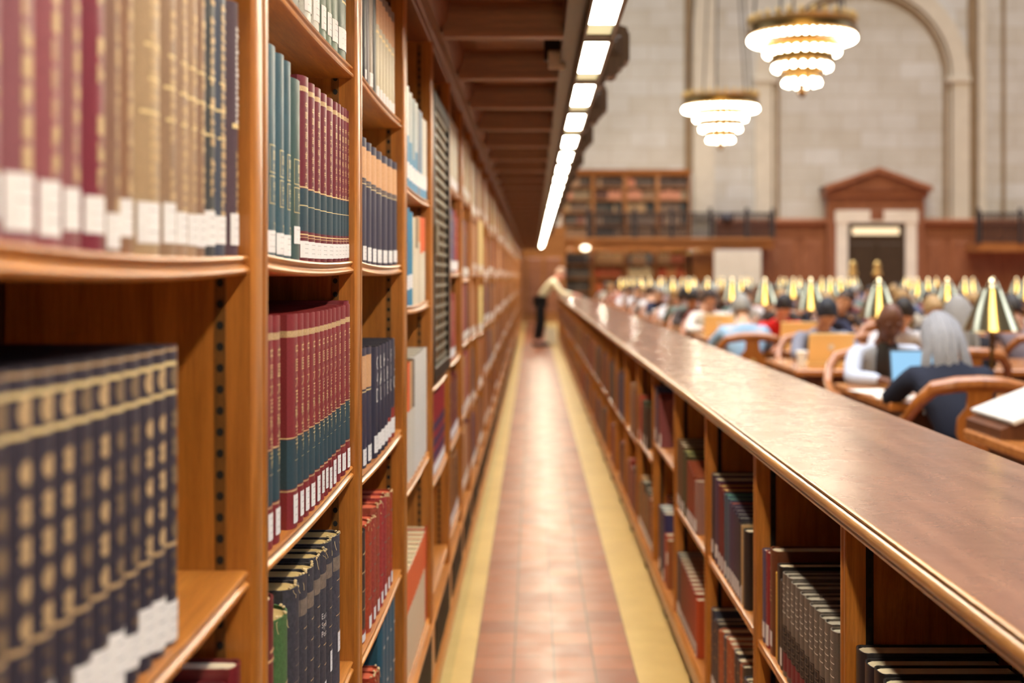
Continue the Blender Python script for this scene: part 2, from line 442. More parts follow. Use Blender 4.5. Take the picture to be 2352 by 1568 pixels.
# ------------------------------------------------------------------ wall bookcases
AX = .338                                            # distance of the stile fronts from the lens axis
PITCH = .885; Y1 = 1.524; DT = .09
def far_of(k): return Y1 + (k - 1) * PITCH           # near face of bay k's far divider
SAG = .007
def stile_profile(y0):
    p = [(-.003, .0), (.0, .004), (.0015, .012), (.0024, .028), (.0015, .044), (0, .051), (-.004, .055), (-.006, .059), (-.004, .062), (.0, .065), (.0014, .074), (.0, .085), (-.003, .09)]
    return [(x, y0 + y) for x, y in p] + [(-.30, y0 + .09), (-.30, y0)]
def shelf_mesh(name, L, depth=.275, thick=.0235, sag=SAG, n=10):
    pr = [(-depth, -thick), (-depth, 0), (-.006, 0), (-.0015, -.001), (0, -.0035), (-.001, -.006), (-.0045, -.008), (-.0055, -.011), (-.0035, -.0135), (.0005, -.0155), (.0015, -.0185), (0, -.0215), (-.004, -thick)]
    m = MB()
    m.loft([[(x, L * k / n, z - sag * (1 - (2 * k / n - 1) ** 2)) for x, z in pr] for k in range(n + 1)])
    return m.mesh(name, ['oak_along'])
def strip_mesh():
    m = MB(); m.box(-.046, -.033, -.0025, .0, .14, 2.17, 0)
    for k in range(78):
        z = .16 + k * .0257
        m.loft([[(-.0395 + .0045 * cos(2 * PI * j / 8), y, z + .0055 * sin(2 * PI * j / 8)) for j in range(8)] for y in (-.0032, -.001)], 1)
    return m.mesh('shelf_standard', ['standard_metal', 'shadow_black'])
ME = {}
ME['shelf'] = shelf_mesh('shelf', PITCH - DT)
ME['shelf_flat'] = shelf_mesh('shelf', PITCH - DT, sag=.001, n=2)
ME['strip'] = strip_mesh()
m = MB(); m.prism(stile_profile(0), 'z', .25, 2.18); ME['stile'] = m.mesh('divider', ['oak_up'])
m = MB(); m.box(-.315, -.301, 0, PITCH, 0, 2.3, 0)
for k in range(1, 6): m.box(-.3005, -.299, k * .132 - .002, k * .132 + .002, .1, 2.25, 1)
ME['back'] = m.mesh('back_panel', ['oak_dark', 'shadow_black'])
m = MB(); m.box(-.30, .002, 0, PITCH, 0, .25, 0); m.prism([(.002, 0), (.016, 0), (.016, .05), (.011, .062), (.006, .068), (.002, .07)], 'y', 0, PITCH, 0)
m.prism([(.002, .236), (.008, .24), (.008, .25), (.002, .25)], 'y', 0, PITCH, 0); ME['plinth'] = m.mesh('plinth', ['oak_along'])
m = MB(); m.box(.002, .0035, .05, .75, .082, .228, 1)
for k in range(36): m.box(.003, .0065, .055 + k * .0195, .062 + k * .0195, .082, .228, 0)
ME['vent'] = m.mesh('vent_grille', ['steel_dark', 'shadow_black'])
m = MB(); m.prism([(-.30, 2.18), (-.004, 2.18), (0, 2.184), (0, 2.205), (.006, 2.212), (.006, 2.225), (.02, 2.25), (.034, 2.265), (.034, 2.29), (-.30, 2.29)], 'y', 0, PITCH, 0)
ME['frieze'] = m.mesh('cornice', ['soffit_wood_long'])

BAYS = {1: [1.427, 1.047, .66, .29], 2: [1.803, 1.432, 1.041, .669, .30], 3: [1.811, 1.434, 1.005, .64, .27], 4: [1.655, 1.325, .824, .275],
        5: [1.03, .70, .33], 6: [1.79, 1.43, 1.05, .70, .33], 7: [1.80, 1.40, 1.08, .72, .36], 8: [1.76, 1.43, 1.07, .70, .33]}
BAYWORD = {1: 'with navy gold-lettered set, nearest bay of the wall', 2: 'holding the red and teal Chinese set', 3: 'with tan-topped navy books', 4: 'with pale blue and white books', 5: 'behind the dark steel lattice gate'}
NB = 42
for k in range(1, NB):
    y0 = far_of(k) - (PITCH - DT)
    lab = 'oak bookcase bay ' + BAYWORD[k] if k in BAYWORD else 'tall oak bookcase bay with full shelves, %s along the wall from near end' % nth(k)
    t = thing('bookcase', lab, 'bookcase', (-AX, y0, 0), group='oak bookcase bays along the wall')
    put('divider', ME['stile'], t, (0, PITCH - DT, 0))
    if k == 1: put('divider', ME['stile'], t, (0, -DT, 0))
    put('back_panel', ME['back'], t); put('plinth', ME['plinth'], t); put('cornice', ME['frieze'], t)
    if k < 30: tag(put('vent_grille', ME['vent'], t), 'dark slotted vent grille')
    for z in BAYS.get(k, BAYS[6 + k % 3]): put('shelf', ME['shelf'] if k < 7 else ME['shelf_flat'], t, (-.006, 0, z))
    if k < 7: put('shelf_standard', ME['strip'], t, (0, PITCH - DT, 0))

# ---- books on the wall shelves
def sag(k, y):
    s = (y - (far_of(k) - (PITCH - DT))) / (PITCH - DT); return -SAG * (1 - (2 * s - 1) ** 2)
BW = {1: 'nearest wall bay', 2: 'second wall bay', 3: 'third wall bay', 4: 'fourth wall bay', 5: 'gated wall bay', 6: 'wall bay past gate'}
def ypx(px, d=.352): return F * d / (CX - px)
def row(k, shelf, z, edges, specs, group):
    """edges: spine edges along the wall, near to far; specs: one dict per book"""
    n = len(edges) - 1
    for i in range(n):
        s = dict(specs[i] if i < len(specs) else specs[-1]); a, b = edges[i], edges[i + 1]
        g = s.pop('gap', .0012); pos = (nth(n - i) + ' from far end') if i < n - 1 else 'at far end'
        hh = s.pop('h') * (1 + R.uniform(-.004, .004)); ex = s.pop('dz', 0)
        s.setdefault('D', R.uniform(.19, .22))
        lb = s.pop('lab', None)
        add_book('wall', k, '%s, %s' % (shelf, BW[k]), pos, a + g / 2, z + sag(k, (a + b) / 2) + .0005 + ex, b - a - g, hh, desc=s.pop('desc'), group=group, label=lb, **s)

def S(desc, col, h, **kw): return dict(desc=desc, col=col, h=h, **kw)
MAR = (120, 46, 58); NAVY = (62, 62, 84); BLK = (42, 40, 46)
# second bay, eye level: teal books and the maroon series
P = [616.5, 641, 658, 673, 698, 714.5, 728, 742, 756, 770, 778.5, 786, 792, 799, 804]
teal = S('teal book with gold framed panels', (66, 98, 112), .285, decor=dec_frames, lab=(.004, .034, .86))
green_t = S('green book with gold frames, offset label', (64, 92, 92), .270, decor=dec_frames, lab=(.024, .05, .55))
marz = S('maroon book with teal band, gilt title', MAR, .285, decor=dec_zh, lab=(.005, .031, .9),
         levels=[(.046, .112, 'teal_patch'), (.113, .115, 'gold'), (.085, .0862, 'gold'), (.040, .042, 'gold'), (.262, .270, 'gold_worn'), (.036, .037, 'gold')])
row(2, 'eye-level shelf', 1.432, [ypx(p) for p in P], [teal, teal, teal, green_t] + [marz] * 10, 'reference books on the eye-level shelf of the second bay')
# second bay, shelf below: the Chinese set
cn = S('red Chinese encyclopaedia volume with teal band', (140, 52, 58), .311, decor=dec_cn, lab=(.012, .048, .62),
       levels=[(.058, .130, 'teal_patch'), (.2775, .287, 'gold_worn'), (.131, .1325, 'gold'), (.054, .0565, 'gold_worn')], pagecol=(176, 60, 46), back=-.006)
P = [617, 633, 648.5]; cn0 = dict(cn, back=-.004)
E2 = [ypx(p) for p in (664, 680, 693, 706, 720, 731, 740, 749, 758, 768, 779, 791, 800)]
row(2, 'middle shelf', 1.041, [1.655, 1.703, 1.752], [cn0], 'red and teal Chinese encyclopaedia set')
cn_gap = [dict(cn)] * 12
for i in range(len(E2) - 1):
    row_s = dict(cn); a, b = E2[i], E2[i + 1]
    hh = row_s.pop('h'); lb = row_s.pop('lab'); lb = (lb[0] + R.uniform(-.008, .004), lb[1] + R.uniform(-.008, .004), lb[2])
    add_book('wall', 2, 'middle shelf, second wall bay', '%s from far end' % nth(len(E2) - i), a + .0006, 1.041 + sag(2, a), b - a - .0012, hh,
             .21, desc=row_s.pop('desc'), group='red and teal Chinese encyclopaedia set', label=lb, **row_s)
add_book('wall', 2, 'middle shelf, second wall bay', 'apart at far end', 2.366, 1.041, .036, .315, .21, (128, 46, 56), 'red Chinese encyclopaedia volume', 'red and teal Chinese encyclopaedia set',
         levels=cn['levels'], decor=dec_cn, label=(.010, .05, .6), back=-.004, pagecol=(176, 60, 46), lean=-.02)
# second bay, low shelf: worn dark books
drk = (74, 74, 84)
E3 = [(1.630, 1.668, .296, (128, 52, 54), 'narrow maroon book with cream pages', dec_lines(2, 'tan_patch', .8, .9), None, False),
      (1.670, 1.738, .300, (118, 46, 50), 'thick maroon book with cream pages', dec_lines(2, 'tan_patch', .72, .76), None, False),
      (1.742, 1.852, .256, (84, 122, 74), 'green worn book with gilt title lines', dec_lines(5, 'gold_worn', .4, .6, .5, .006), None, True),
      (1.856, 1.925, .276, drk, 'dark grey book with black spine tape', dec_lines(5, 'grey_tan_patch', .4, .75, .6, .0015), None, True),
      (1.928, 1.985, .280, drk, 'dark grey book with tan title patch', dec_band, None, True),
      (1.988, 2.048, .276, drk, 'dark grey worn book with frayed top', dec_band, None, True),
      (2.052, 2.106, .281, drk, 'worn grey book with loose threads', dec_band, (.015, .05, .35), True),
      (2.110, 2.168, .276, drk, 'dark worn book with white ink lettering', dec_east, (.02, .055, .3), True),
      (2.172, 2.232, .278, drk, 'dark worn book with white lower label', dec_band, (.052, .088, .35), True),
      (2.250, 2.330, .270, (80, 80, 92), 'dark worn book with thread tuft', dec_band, (.06, .095, .34), True)]
for i, (a, b, h, col, d, dc, lb, wn) in enumerate(E3):
    add_book('wall', 2, 'low shelf, second wall bay', nth(i + 1) + ' from near end', a, .669 + sag(2, a), b - a, h, .22, col, d, 'worn books on the low shelf of the second bay',
             decor=dc, label=lb, worn=wn, pz=7 if wn else None, rnd=.3, sink=.0035, pagecol=(226, 214, 190) if i < 2 else (186, 162, 108))
# second bay, top shelf seen from below
cols = [(84, 104, 92), (200, 204, 196), (206, 208, 200), (96, 116, 100), (110, 128, 110), (96, 118, 102), (62, 84, 70)]
row(2, 'top shelf', 1.803, [ypx(p) for p in (617, 660, 702, 722, 740, 754, 766, 782, 803)],
    [S(d, c, .27, lab=(.02, .06, .7), decor=dec_lines(3, 'gold', .4, .6)) for d, c in zip(
        ('grey-green book', 'dark olive book', 'white book', 'pale grey book', 'sage book', 'mid green book', 'moss green book', 'bottle green book with leather foot'),
        [(96, 110, 90), (84, 92, 76)] + cols[1:])], 'green and white books on the top shelf of the second bay')
# third bay
tan_top = [(.20, .262, 'tan_patch')]
row(3, 'top shelf', 1.811, [ypx(p) for p in (838, 844, 851, 860, 866.5, 874, 881, 888, 895, 902, 909)],
    [S('black book with grey rules', BLK, .262, lab=(.01, .03, .6)), S('dark plum book', (72, 54, 66), .262), S('grey-brown book', (150, 132, 116), .262, lab=(.01, .04, .7)),
     S('broad black book', (34, 32, 34), .268)] + [S('beige book with tan head', (206, 196, 164), .256, levels=[(.17, .235, 'tan_patch'), (.235, .26, 'grey_tan_patch'), (.15, .156, 'gold')], lab=(.005, .03, .7))] * 6, 'beige and black books on the top shelf of the third bay')
row(3, 'eye-level shelf', 1.434, [ypx(p) for p in (834.5, 846, 857.5, 868.5, 870.5, 883.5, 896.5, 907, 917)][:3] + [ypx(p) for p in (869, 882, 894.5, 905.5, 916)],
    [S('navy book with tan head panel', NAVY, .262, levels=[(.178, .243, 'tan_patch'), (.17, .174, 'grey_tan_patch'), (.165, .167, 'gold')], lab=(.006, .036, .62))] * 8, 'navy and tan set on the eye-level shelf')
row(3, 'middle shelf', 1.005, [ypx(p) for p in (834.5, 846, 857.5)], [S('navy book with tan head', NAVY, .252, levels=[(.165, .235, 'tan_patch'), (.158, .161, 'gold')], lab=(.006, .04, .6))], 'navy books on the middle shelf of the third bay')
row(3, 'middle shelf', 1.005, [ypx(p) for p in (858.5, 867, 875, 883, 890, 898, 906)],
    [S('black book with white lettering', (56, 58, 78), .246, decor=dec_big(w), lab=(.012, .05, .75), back=-.004, levels=lv) for w, lv in
     (('G4D', []), ('UAL', []), ('HLI', []), ('-HE', []), ('FIC', [(.0, .06, 'red_patch')]), ('I-O', [(.0, .075, 'red_patch')]))], 'navy books on the middle shelf of the third bay')
RD = (176, 72, 58)
def worn_row(k, shelf, z, edges, col, desc, group, h, labs):
    n = len(edges) - 1
    for i in range(n):
        a, b = edges[i], edges[i + 1]; c = tuple(max(20, v + R.randint(-10, 10)) for v in col)
        add_book('wall', k, '%s, %s' % (shelf, BW[k]), nth(n - i) + ' from far end', a, z + sag(k, a), b - a - .002, h + R.uniform(-.008, .008), R.uniform(.19, .21), c, desc, group,
                 worn=True, pz=6, rnd=.3, sink=.0035, label=labs, decor=dec_lines(3, 'grey_tan_patch', .3, .8, .6, .003), pagecol=(200, 96, 66))
add_book('wall', 3, 'low shelf, third wall bay', 'at near end', 2.58, .64, .11, .23, .2, BLK, 'black book with red foot', 'worn red books on the low shelf of the third bay', levels=[(0, .03, 'red_patch')], label=(.004, .02, .5), decor=dec_lines(4, 'gold_worn', .3, .8, .5, .003))
worn_row(3, 'low shelf', .64, [2.70, 2.78, 2.85, 2.92, 2.99, 3.06, 3.12, 3.18], RD, 'worn red cloth book', 'worn red books on the low shelf of the third bay', .238, (.008, .035, .45))
worn_row(3, 'bottom shelf', .27, [2.56, 2.62, 2.68, 2.74, 2.80, 2.86, 2.92], (170, 76, 44), 'frayed rust-red book', 'books on the bottom shelf of the third bay', .24, None)
row(3, 'bottom shelf', .27, [2.95, 3.02, 3.09, 3.16, 3.24], [S('tall petrol blue book', (44, 98, 124), .325, decor=dec_lines(3, 'white_patch', .2, .8, .4, .006))], 'books on the bottom shelf of the third bay')
# fourth bay
row(4, 'top shelf', 1.655, [ypx(p) for p in (935.5, 943, 950, 956.5, 962, 967, 972, 977, 983)],
    [S(d, c, h, levels=lv, lab=(.03, .075, .7)) for d, c, h, lv in (
        ('white book with sky-blue foot', (222, 228, 226), .29, [(0, .15, 'skyblue_patch')]), ('pale grey book with blue foot', (200, 212, 214), .285, [(0, .14, 'skyblue_patch')]),
        ('grey-blue book', (158, 180, 190), .28, [(0, .10, 'skyblue_patch')]), ('pale book with blue lower half', (206, 218, 220), .28, [(0, .13, 'skyblue_patch')]),
        ('slate book', (128, 140, 160), .27, []), ('steel blue book', (120, 150, 180), .27, [(0, .09, 'skyblue_patch')]), ('ivory book with blue foot', (228, 228, 216), .26, [(0, .05, 'skyblue_patch')]), ('white tall book', (232, 232, 224), .26, [(0, .06, 'skyblue_patch')]))],
    'white and blue books on the top shelf of the fourth bay')
row(4, 'eye-level shelf', 1.325, [ypx(p) for p in (936.5, 943.5, 951, 957, 963, 967, 973, 979)],
    [S('bright blue book', (58, 138, 186), .275, lab=(.045, .085, .9)), S('blue book', (66, 150, 190), .27, lab=(.05, .09, .9)), S('cream book', (232, 222, 198), .26), S('grey book with cream foot', (150, 130, 110), .262, levels=[(0, .17, 'cream_patch')]),
     S('cream book with tan head', (226, 214, 190), .26, levels=[(.19, .27, 'tan_patch')]), S('orange-topped cream book', (236, 226, 206), .258, levels=[(.155, .27, 'orange_patch')]), S('cream book with orange head', (238, 230, 212), .256, levels=[(.16, .27, 'orange_patch')])],
    'blue and cream books on the eye-level shelf of the fourth bay')
row(4, 'middle shelf', .824, [ypx(p) for p in (938, 944, 949.5, 955, 961, 967, 973, 979, 984)],
    [S('white book with orange head', (230, 222, 208), .33, levels=[(.2, .34, 'orange_patch')]), S('white book with tan head', (232, 226, 214), .33, levels=[(.2, .34, 'tan_patch')]), S('white book with grey head', (226, 222, 214), .33, levels=[(.2, .34, 'grey_tan_patch')])]
    + [S('tall white book', (234, 232, 228), .345)] * 5, 'tall white books on the middle shelf of the fourth bay')
row(4, 'bottom shelf', .275, [3.44 + .062 * i for i in range(13)], [S('cream periodical with orange-red top', (234, 220, 192), .302, D=.20, rnd=.05, levels=[(.186, .302, 'orange_patch')], gap=.001)] * 11 + [S('cream periodical in all-red spine', (214, 66, 36), .305, D=.2, rnd=.05)], 'cream and red periodicals on the bottom shelf')
# first bay
pk_glare = (152, 88, 100)  # glare on the pink and tan spines put into paler base colours
Pq = [.742, .795, .850, .908, .955, .997]
bw1 = [(a, b) for a, b in zip(Pq, Pq[1:])]
first = [(.742, .795, pk_glare), (.797, .850, pk_glare), (.852, .908, (148, 92, 100)), (.910, .955, (156, 90, 98)), (.956, .993, (152, 96, 100)), (1.004, 1.054, (132, 50, 66)), (1.056, 1.084, (146, 112, 94)), (1.086, 1.122, (150, 112, 86)),
         (1.146, 1.214, (182, 156, 122)), (1.216, 1.258, (160, 132, 106)), (1.260, 1.298, (170, 142, 118)), (1.300, 1.332, (178, 150, 122)), (1.334, 1.366, (150, 120, 98)), (1.368, 1.412, (70, 74, 76)), (1.414, 1.462, (80, 88, 104)), (1.484, 1.521, (92, 74, 84))]
nm = ['glare-paled pink bound volume'] * 5 + ['maroon bound volume', 'brown gilt volume', 'narrow brown volume'] + ['glare-paled tan gilt-spined volume'] * 5 + ['blue-green gilt volume', 'dark blue gilt volume', 'plum book with pale vertical title']
for i, (a, b, c) in enumerate(first):
    last = i == len(first) - 1
    dc = dec_many(dec_lines(3, 'gold_worn', .82, .9, .7, .008), dec_vert('gold_worn', .1, .78, .3, 10)) if i < 8 else dec_many(dec_vert('gold_worn', .14, .92, .4, 22), dec_lines(3, 'gold', .42, .62, .9, .003))
    if last: dc = dec_many(dec_vert('white_patch', .52, .93, .35, 18), dec_lines(1, 'gold', .5, .5, .9, .006), dec_vert('gold_worn', .15, .42, .3, 7))
    lb = (R.uniform(.008, .016), R.uniform(.044, .052), .84)
    if i == 6: lb = (.004, .034, .95)
    add_book('wall', 1, 'eye-level shelf, nearest wall bay', nth(len(first) - i) + ' from post' if not last else 'beside post', a, 1.427 + sag(1, (a + b) / 2), b - a, .30 if last else .312, .2, c, nm[i],
             'gilt volumes on the eye-level shelf of the nearest bay', decor=dc, label=lb, rnd=.34)
for i in range(13):
    b = 1.262 - i * .0405; a = b - .0393
    lb = (.004 + R.uniform(0, .012), .052 + R.uniform(-.01, .012), .9)
    add_book('wall', 1, 'middle shelf, nearest wall bay', (nth(i + 1) + ' from gap') if i else 'beside gap', a, 1.047 + sag(1, a), .0393, .293, .2, (58, 56, 70), 'navy volume with gold medallion',
             'navy gold-lettered set in the nearest bay', levels=[(.288, .2905, 'gold_worn'), (.2735, .2775, 'gold'), (.2455, .2495, 'gold'), (.097, .101, 'gold_worn')], decor=dec_medal, label=lb, rnd=.3, pagecol=(120, 104, 84))
add_book('wall', 1, 'low shelf, nearest wall bay', 'against far side', 1.466, .66, .042, .285, .21, (120, 36, 44), 'dark red book with cream top edge', 'red books on the low shelf of the nearest bay', back=-.006, pagecol=(232, 220, 196))
add_book('wall', 1, 'low shelf, nearest wall bay', 'before the last', 1.420, .66, .042, .272, .21, (104, 38, 44), 'narrower dark red book', 'red books on the low shelf of the nearest bay', pagecol=(222, 208, 180))
# gated bay, lower shelves, and the bay past it
row(5, 'shelf under gate', .70, [4.28 + .075 * i for i in range(11)], [S('crimson book with purple squares', (158, 44, 54), .29, decor=dec_squares, lab=(.004, .04, .7))], 'crimson books below the gate')
row(5, 'bottom shelf', .33, [4.29, 4.34, 4.39, 4.44], [S('violet slim book', (92, 84, 130), .28)], 'violet books below the gate')
PAL = {0: [(222, 214, 196), (206, 200, 176), (196, 190, 170), (222, 208, 160), (170, 176, 180)], 1: [(84, 98, 140), (92, 108, 150), (168, 62, 62), (176, 70, 66), (190, 106, 74)],
       2: [(170, 72, 70), (84, 74, 96), (190, 92, 86), (64, 56, 74)], 3: [(84, 76, 110), (120, 48, 54), (70, 62, 84), (150, 90, 54)], 4: [(70, 60, 56), (110, 60, 44), (150, 100, 60)]}
NM6 = {0: 'pale book', 1: 'blue or red book', 2: 'rose or plum book', 3: 'violet or brown book', 4: 'dark brown book'}
for r_, z in enumerate(BAYS[6]):
    y = far_of(5) + DT + .01; n = 0
    while y < far_of(6) - .06 - (.2 if r_ == 2 else 0):
        t = R.uniform(.03, .06); c = R.choice(PAL[r_])
        if r_ == 1: c = PAL[1][0 if y < 5.6 else 2]
        n += 1; nme = {0: 'pale', 1: 'blue' if y < 5.6 else 'red', 2: 'rose', 3: 'violet', 4: 'brown'}[r_]
        if r_ in (2, 3, 4): nme = {(170, 72, 70): 'rose', (84, 74, 96): 'plum', (190, 92, 86): 'coral', (64, 56, 74): 'dark plum', (84, 76, 110): 'violet', (120, 48, 54): 'wine', (70, 62, 84): 'indigo', (150, 90, 54): 'tan', (70, 60, 56): 'umber', (110, 60, 44): 'rust', (150, 100, 60): 'buff'}[c]
        add_book('wall', 6, '%s shelf, %s' % (('top', 'eye-level', 'middle', 'low', 'bottom')[r_], BW[6]), nth(n) + ' from near end', y, z + sag(6, y), t - .002, R.uniform(.24, .29) if r_ else .30, .2, c,
                 nme + ' cloth book with label', 'books in the wall bay past the gate', label=(.01, .05, .8), decor=dec_lines(3, 'gold_worn', .5, .85))
        y += t

# ------------------------------------------------------------------ steel lattice gate in the fifth bay
gy0, gy1 = far_of(4) + DT, far_of(5)
t = thing('lattice_gate', 'dark steel lattice gate covering the upper fifth wall bay', 'gate', (-AX + .004, gy0, 0))
m = MB(); W = gy1 - gy0
for y in (0.002, W - .05): m.box(-.02, .0, y, y + .048, 1.04, 2.04, 0, .003)
for z in (1.04, 1.99): m.box(-.02, 0, .04, W - .04, z, z + .05, 0, .003)
m.build('frame', 'steel_dark', t)
m = MB()
for k in range(24): m.box(-.012, -.008, .05, W - .05, 1.10 + k * .038, 1.112 + k * .038)
for k in range(4): m.box(-.012, -.008, .17 + k * .15, .176 + k * .15, 1.09, 1.99)
m.build('lattice', 'steel_lattice', t)
m = MB(); m.box(0, .012, .012, .036, 1.48, 1.58, 0, .003); m.build('latch', 'steel_lattice', t)

# ------------------------------------------------------------------ counter with low bookcases
CXF, CTOP, CREAR, CY0, CEND = .543, 1.013, 1.01, .42, 28.0
CP, CD0 = .885, 2.199
t = thing('worktop', 'long glossy brown wooden worktop on the low bookcases beside the aisle', 'worktop', (0, 0, 0))
m = MB(); m.box(.53, CREAR, CY0, CEND, .978, CTOP, 0); m.build('top_board', 'worktop_wood', t)
pr = [(.532, 1.0135), (.529, 1.0135), (.5265, 1.0115), (.5265, 1.008), (.529, 1.0055), (.526, 1.004), (.5215, 1.001), (.5195, .996), (.5195, .990), (.522, .986), (.5245, .9845), (.522, .982), (.5235, .977), (.528, .974), (.545, .972), (.545, 1.0), (.532, 1.0)]
m = MB(); m.prism(pr, 'y', CY0, CEND); m.build('front_nosing', 'worktop_edge', t)
m = MB(); m.prism([(CREAR, 1.013), (CREAR + .012, 1.008), (CREAR + .012, .985), (CREAR, .978)], 'y', CY0, CEND); m.build('rear_nosing', 'worktop_edge', t)
m = MB(); m.prism([(.002, 0), (0, .004), (.001, .012), (.003, .015), (.003, .023), (.001, .026), (0, .034), (.002, .038), (.40, .038), (.40, 0)], 'z', .10, .976); ME['cdiv'] = m.mesh('divider', ['oak_up'])
m = MB(); m.box(.40, .412, -.01, CP - .01, .0, .976); ME['cback'] = m.mesh('back_panel', ['oak_dark'])
m = MB(); m.box(-.004, .40, 0, CP, .03, .115, 0, .004); m.prism([(-.004, .07), (-.012, .078), (-.012, .105), (-.004, .115)], 'y', 0, CP); ME['cbase'] = m.mesh('base_board', ['oak_along'])
m = MB(); m.box(.012, .4, 0, CP, 0, .03, 0); m.box(0, .02, .3, .38, 0, .03, 0); ME['ckick'] = m.mesh('toe_kick', ['shadow_black'])
def cshelf():
    m = MB(); pr = [(.38, 0), (.006, 0), (.001, -.002), (.001, -.008), (.004, -.011), (.001, -.014), (.001, -.020), (.006, -.0225), (.38, -.0225)]
    m.prism(pr, 'y', 0, CP - .038); return m.mesh('shelf', ['oak_along'])
ME['cshelf'] = cshelf()
m = MB(); m.box(.036, .049, -.002, 0, .12, .96, 0)
for k in range(32): m.box(.0395, .0455, -.0028, -.001, .14 + k * .0257, .151 + k * .0257, 1)
ME['cstrip'] = m.mesh('shelf_standard', ['steel_dark', 'shadow_black'])
CSH = {0: [.50], 1: [.519], 2: [.527], 3: [.527], 4: [.66], 5: [.56]}
CW = ['nearest', 'second', 'third', 'fourth', 'fifth', 'sixth']
k = -1; cb = []
while True:
    d0 = CD0 + k * CP
    if d0 > CEND - .05: break
    t = thing('low_bookcase', 'low oak bookcase under the worktop, %s from the near end' % nth(k + 2), 'bookcase', (CXF, d0, 0), group='low bookcases under the worktop')
    put('divider', ME['cdiv'], t); put('back_panel', ME['cback'], t, (0, -CP + .04, 0)); put('base_board', ME['cbase'], t, (0, -CP + .038, 0)); put('toe_kick', ME['ckick'], t, (0, -CP + .038, 0))
    for z in CSH.get(k, [.53]): put('shelf', ME['cshelf'], t, (.004, -CP + .038, z))
    if k < 6: put('shelf_standard', ME['cstrip'], t)
    k += 1
m = MB(); m.box(CREAR - .05, CREAR - .04, CY0, CEND, 0, .972, 0)
for q in range(31): m.box(CREAR - .04, CREAR - .03, CY0 + q * .885, CY0 + q * .885 + .08, 0, .972, 0)
tag(m.build('back_partition', 'table_base'), 'brown panelled back of the counter facing the tables', 'panelling')
CBW = ['nearest counter bay', 'second counter bay', 'third counter bay', 'fourth counter bay', 'fifth counter bay', 'sixth counter bay']
def crow(k, lower, z, specs):
    """specs from the far divider towards the viewer: (t, h, colour, desc, kw)"""
    y = CD0 + k * CP - .004; n = 0; CPAGE = (216, 206, 180)
    for t, h, c, d, kw in specs:
        n += 1; y -= t
        kw = dict(kw); kw.setdefault('pagecol', CPAGE); kw['back'] = kw.get('back', 0) - (.010 if k >= 3 else .004)
        add_book('counter', k, '%s shelf, %s' % (('upper', 'lower')[lower], CBW[k]), (nth(n) + ' from far divider') if n > 1 else 'against far divider', y, z + .0005, t - .0015, h, kw.pop('D', .23), c, d,
                 'books in the ' + CBW[k], **kw)
def rnd_specs(pal, total, h0, h1, t0=.022, t1=.05):
    out = []; s = 0
    while s < total:
        t = R.uniform(t0, t1); c, nme = R.choice(pal); s += t
        out.append((t, R.uniform(h0, h1), c, nme + ' book', dict(label=(.01, .045, .7), decor=dec_lines(3, 'gold_worn', .5, .85, .6, .003))))
    return out
grey6 = (96, 92, 88)
crow(0, 0, .50, [(.055, .262, BLK, 'black book with cream top edge', dict(back=-.0)), (.062, .255, (40, 40, 50), 'black book, tan worn corner', {}), (.05, .262, (36, 34, 38), 'black book with small mark', {}), (.06, .258, (34, 32, 36), 'black book', {}),
              (.055, .262, (36, 36, 44), 'plain black book', {}), (.06, .26, BLK, 'broad black book', {}), (.06, .258, BLK, 'dark black book', {}), (.055, .262, (38, 36, 40), 'thick black book', {})])
crow(1, 0, .519, [(.042, .222, (96, 84, 120), 'violet book', dict(label=(.012, .05, .7))), (.050, .226, (150, 40, 54), 'crimson book', dict(label=(.006, .055, .7), decor=dec_lines(5, 'maroon_patch', .3, .9, .4, .004))),
              (.062, .245, (108, 58, 34), 'brown book with spine label', dict(label=(.02, .055, .45), decor=dec_vert('gold_worn', .5, .92, .3, 10))), (.022, .20, (222, 178, 70), 'yellow slim book', dict(back=.004)), (.046, .225, (40, 36, 36), 'black book', dict(label=None, back=.002)),
              (.036, .20, (56, 52, 52), 'charcoal book with white foot label', dict(label=(.01, .05, .6)))] +
     [(.045, .225 + (.003 if q % 2 else 0), (112, 106, 100), 'grey library volume with dark square tags', dict(decor=dec_blocks, levels=[(.012, .052, 'maroon_patch'), (.052, .112, 'black_patch')], pagecol=(176, 172, 160), back=-.002)) for q in range(11)])
crow(1, 1, .116, rnd_specs([((70, 64, 70), 'charcoal'), ((150, 80, 44), 'rust'), ((60, 70, 96), 'slate blue')], .5, .24, .29))
crow(2, 0, .527, [(.07, .262, (70, 58, 66), 'dark plum book with cream top', dict(label=(.02, .06, .5))), (.08, .258, (84, 60, 92), 'purple book', dict(label=(.02, .06, .6))), (.055, .25, (110, 40, 44), 'wine red book', dict(label=(.01, .05, .6), pagecol=(222, 186, 120))), (.055, .246, (112, 36, 40), 'deep red book', dict(label=(.01, .05, .6), pagecol=(222, 186, 120))),
              (.06, .242, (62, 88, 110), 'steel blue book with green top edge', dict(label=(.01, .05, .6), pagecol=(90, 140, 122))), (.05, .24, (70, 94, 116), 'blue book with green top edge', dict(label=(.01, .045, .6), pagecol=(90, 140, 122))),
              (.04, .235, (66, 50, 92), 'violet book with orange top', dict(label=(.01, .05, .6), pagecol=(226, 130, 84)))] +
     [(.034, .232 - .004 * q, (70 - 5 * q, 52, 84 - 6 * q), 'indigo book with white top edge', dict(label=(.008, .05, .7), pagecol=(236, 234, 226))) for q in range(4)] +
     [(.03, .21, (46, 40, 40), 'black book with tan strap', dict(label=(.008, .04, .5))), (.022, .21, (190, 160, 116), 'tan slim book', dict(label=(.0, .05, .7))), (.06, .205, (40, 36, 36), 'broad black book', {})])
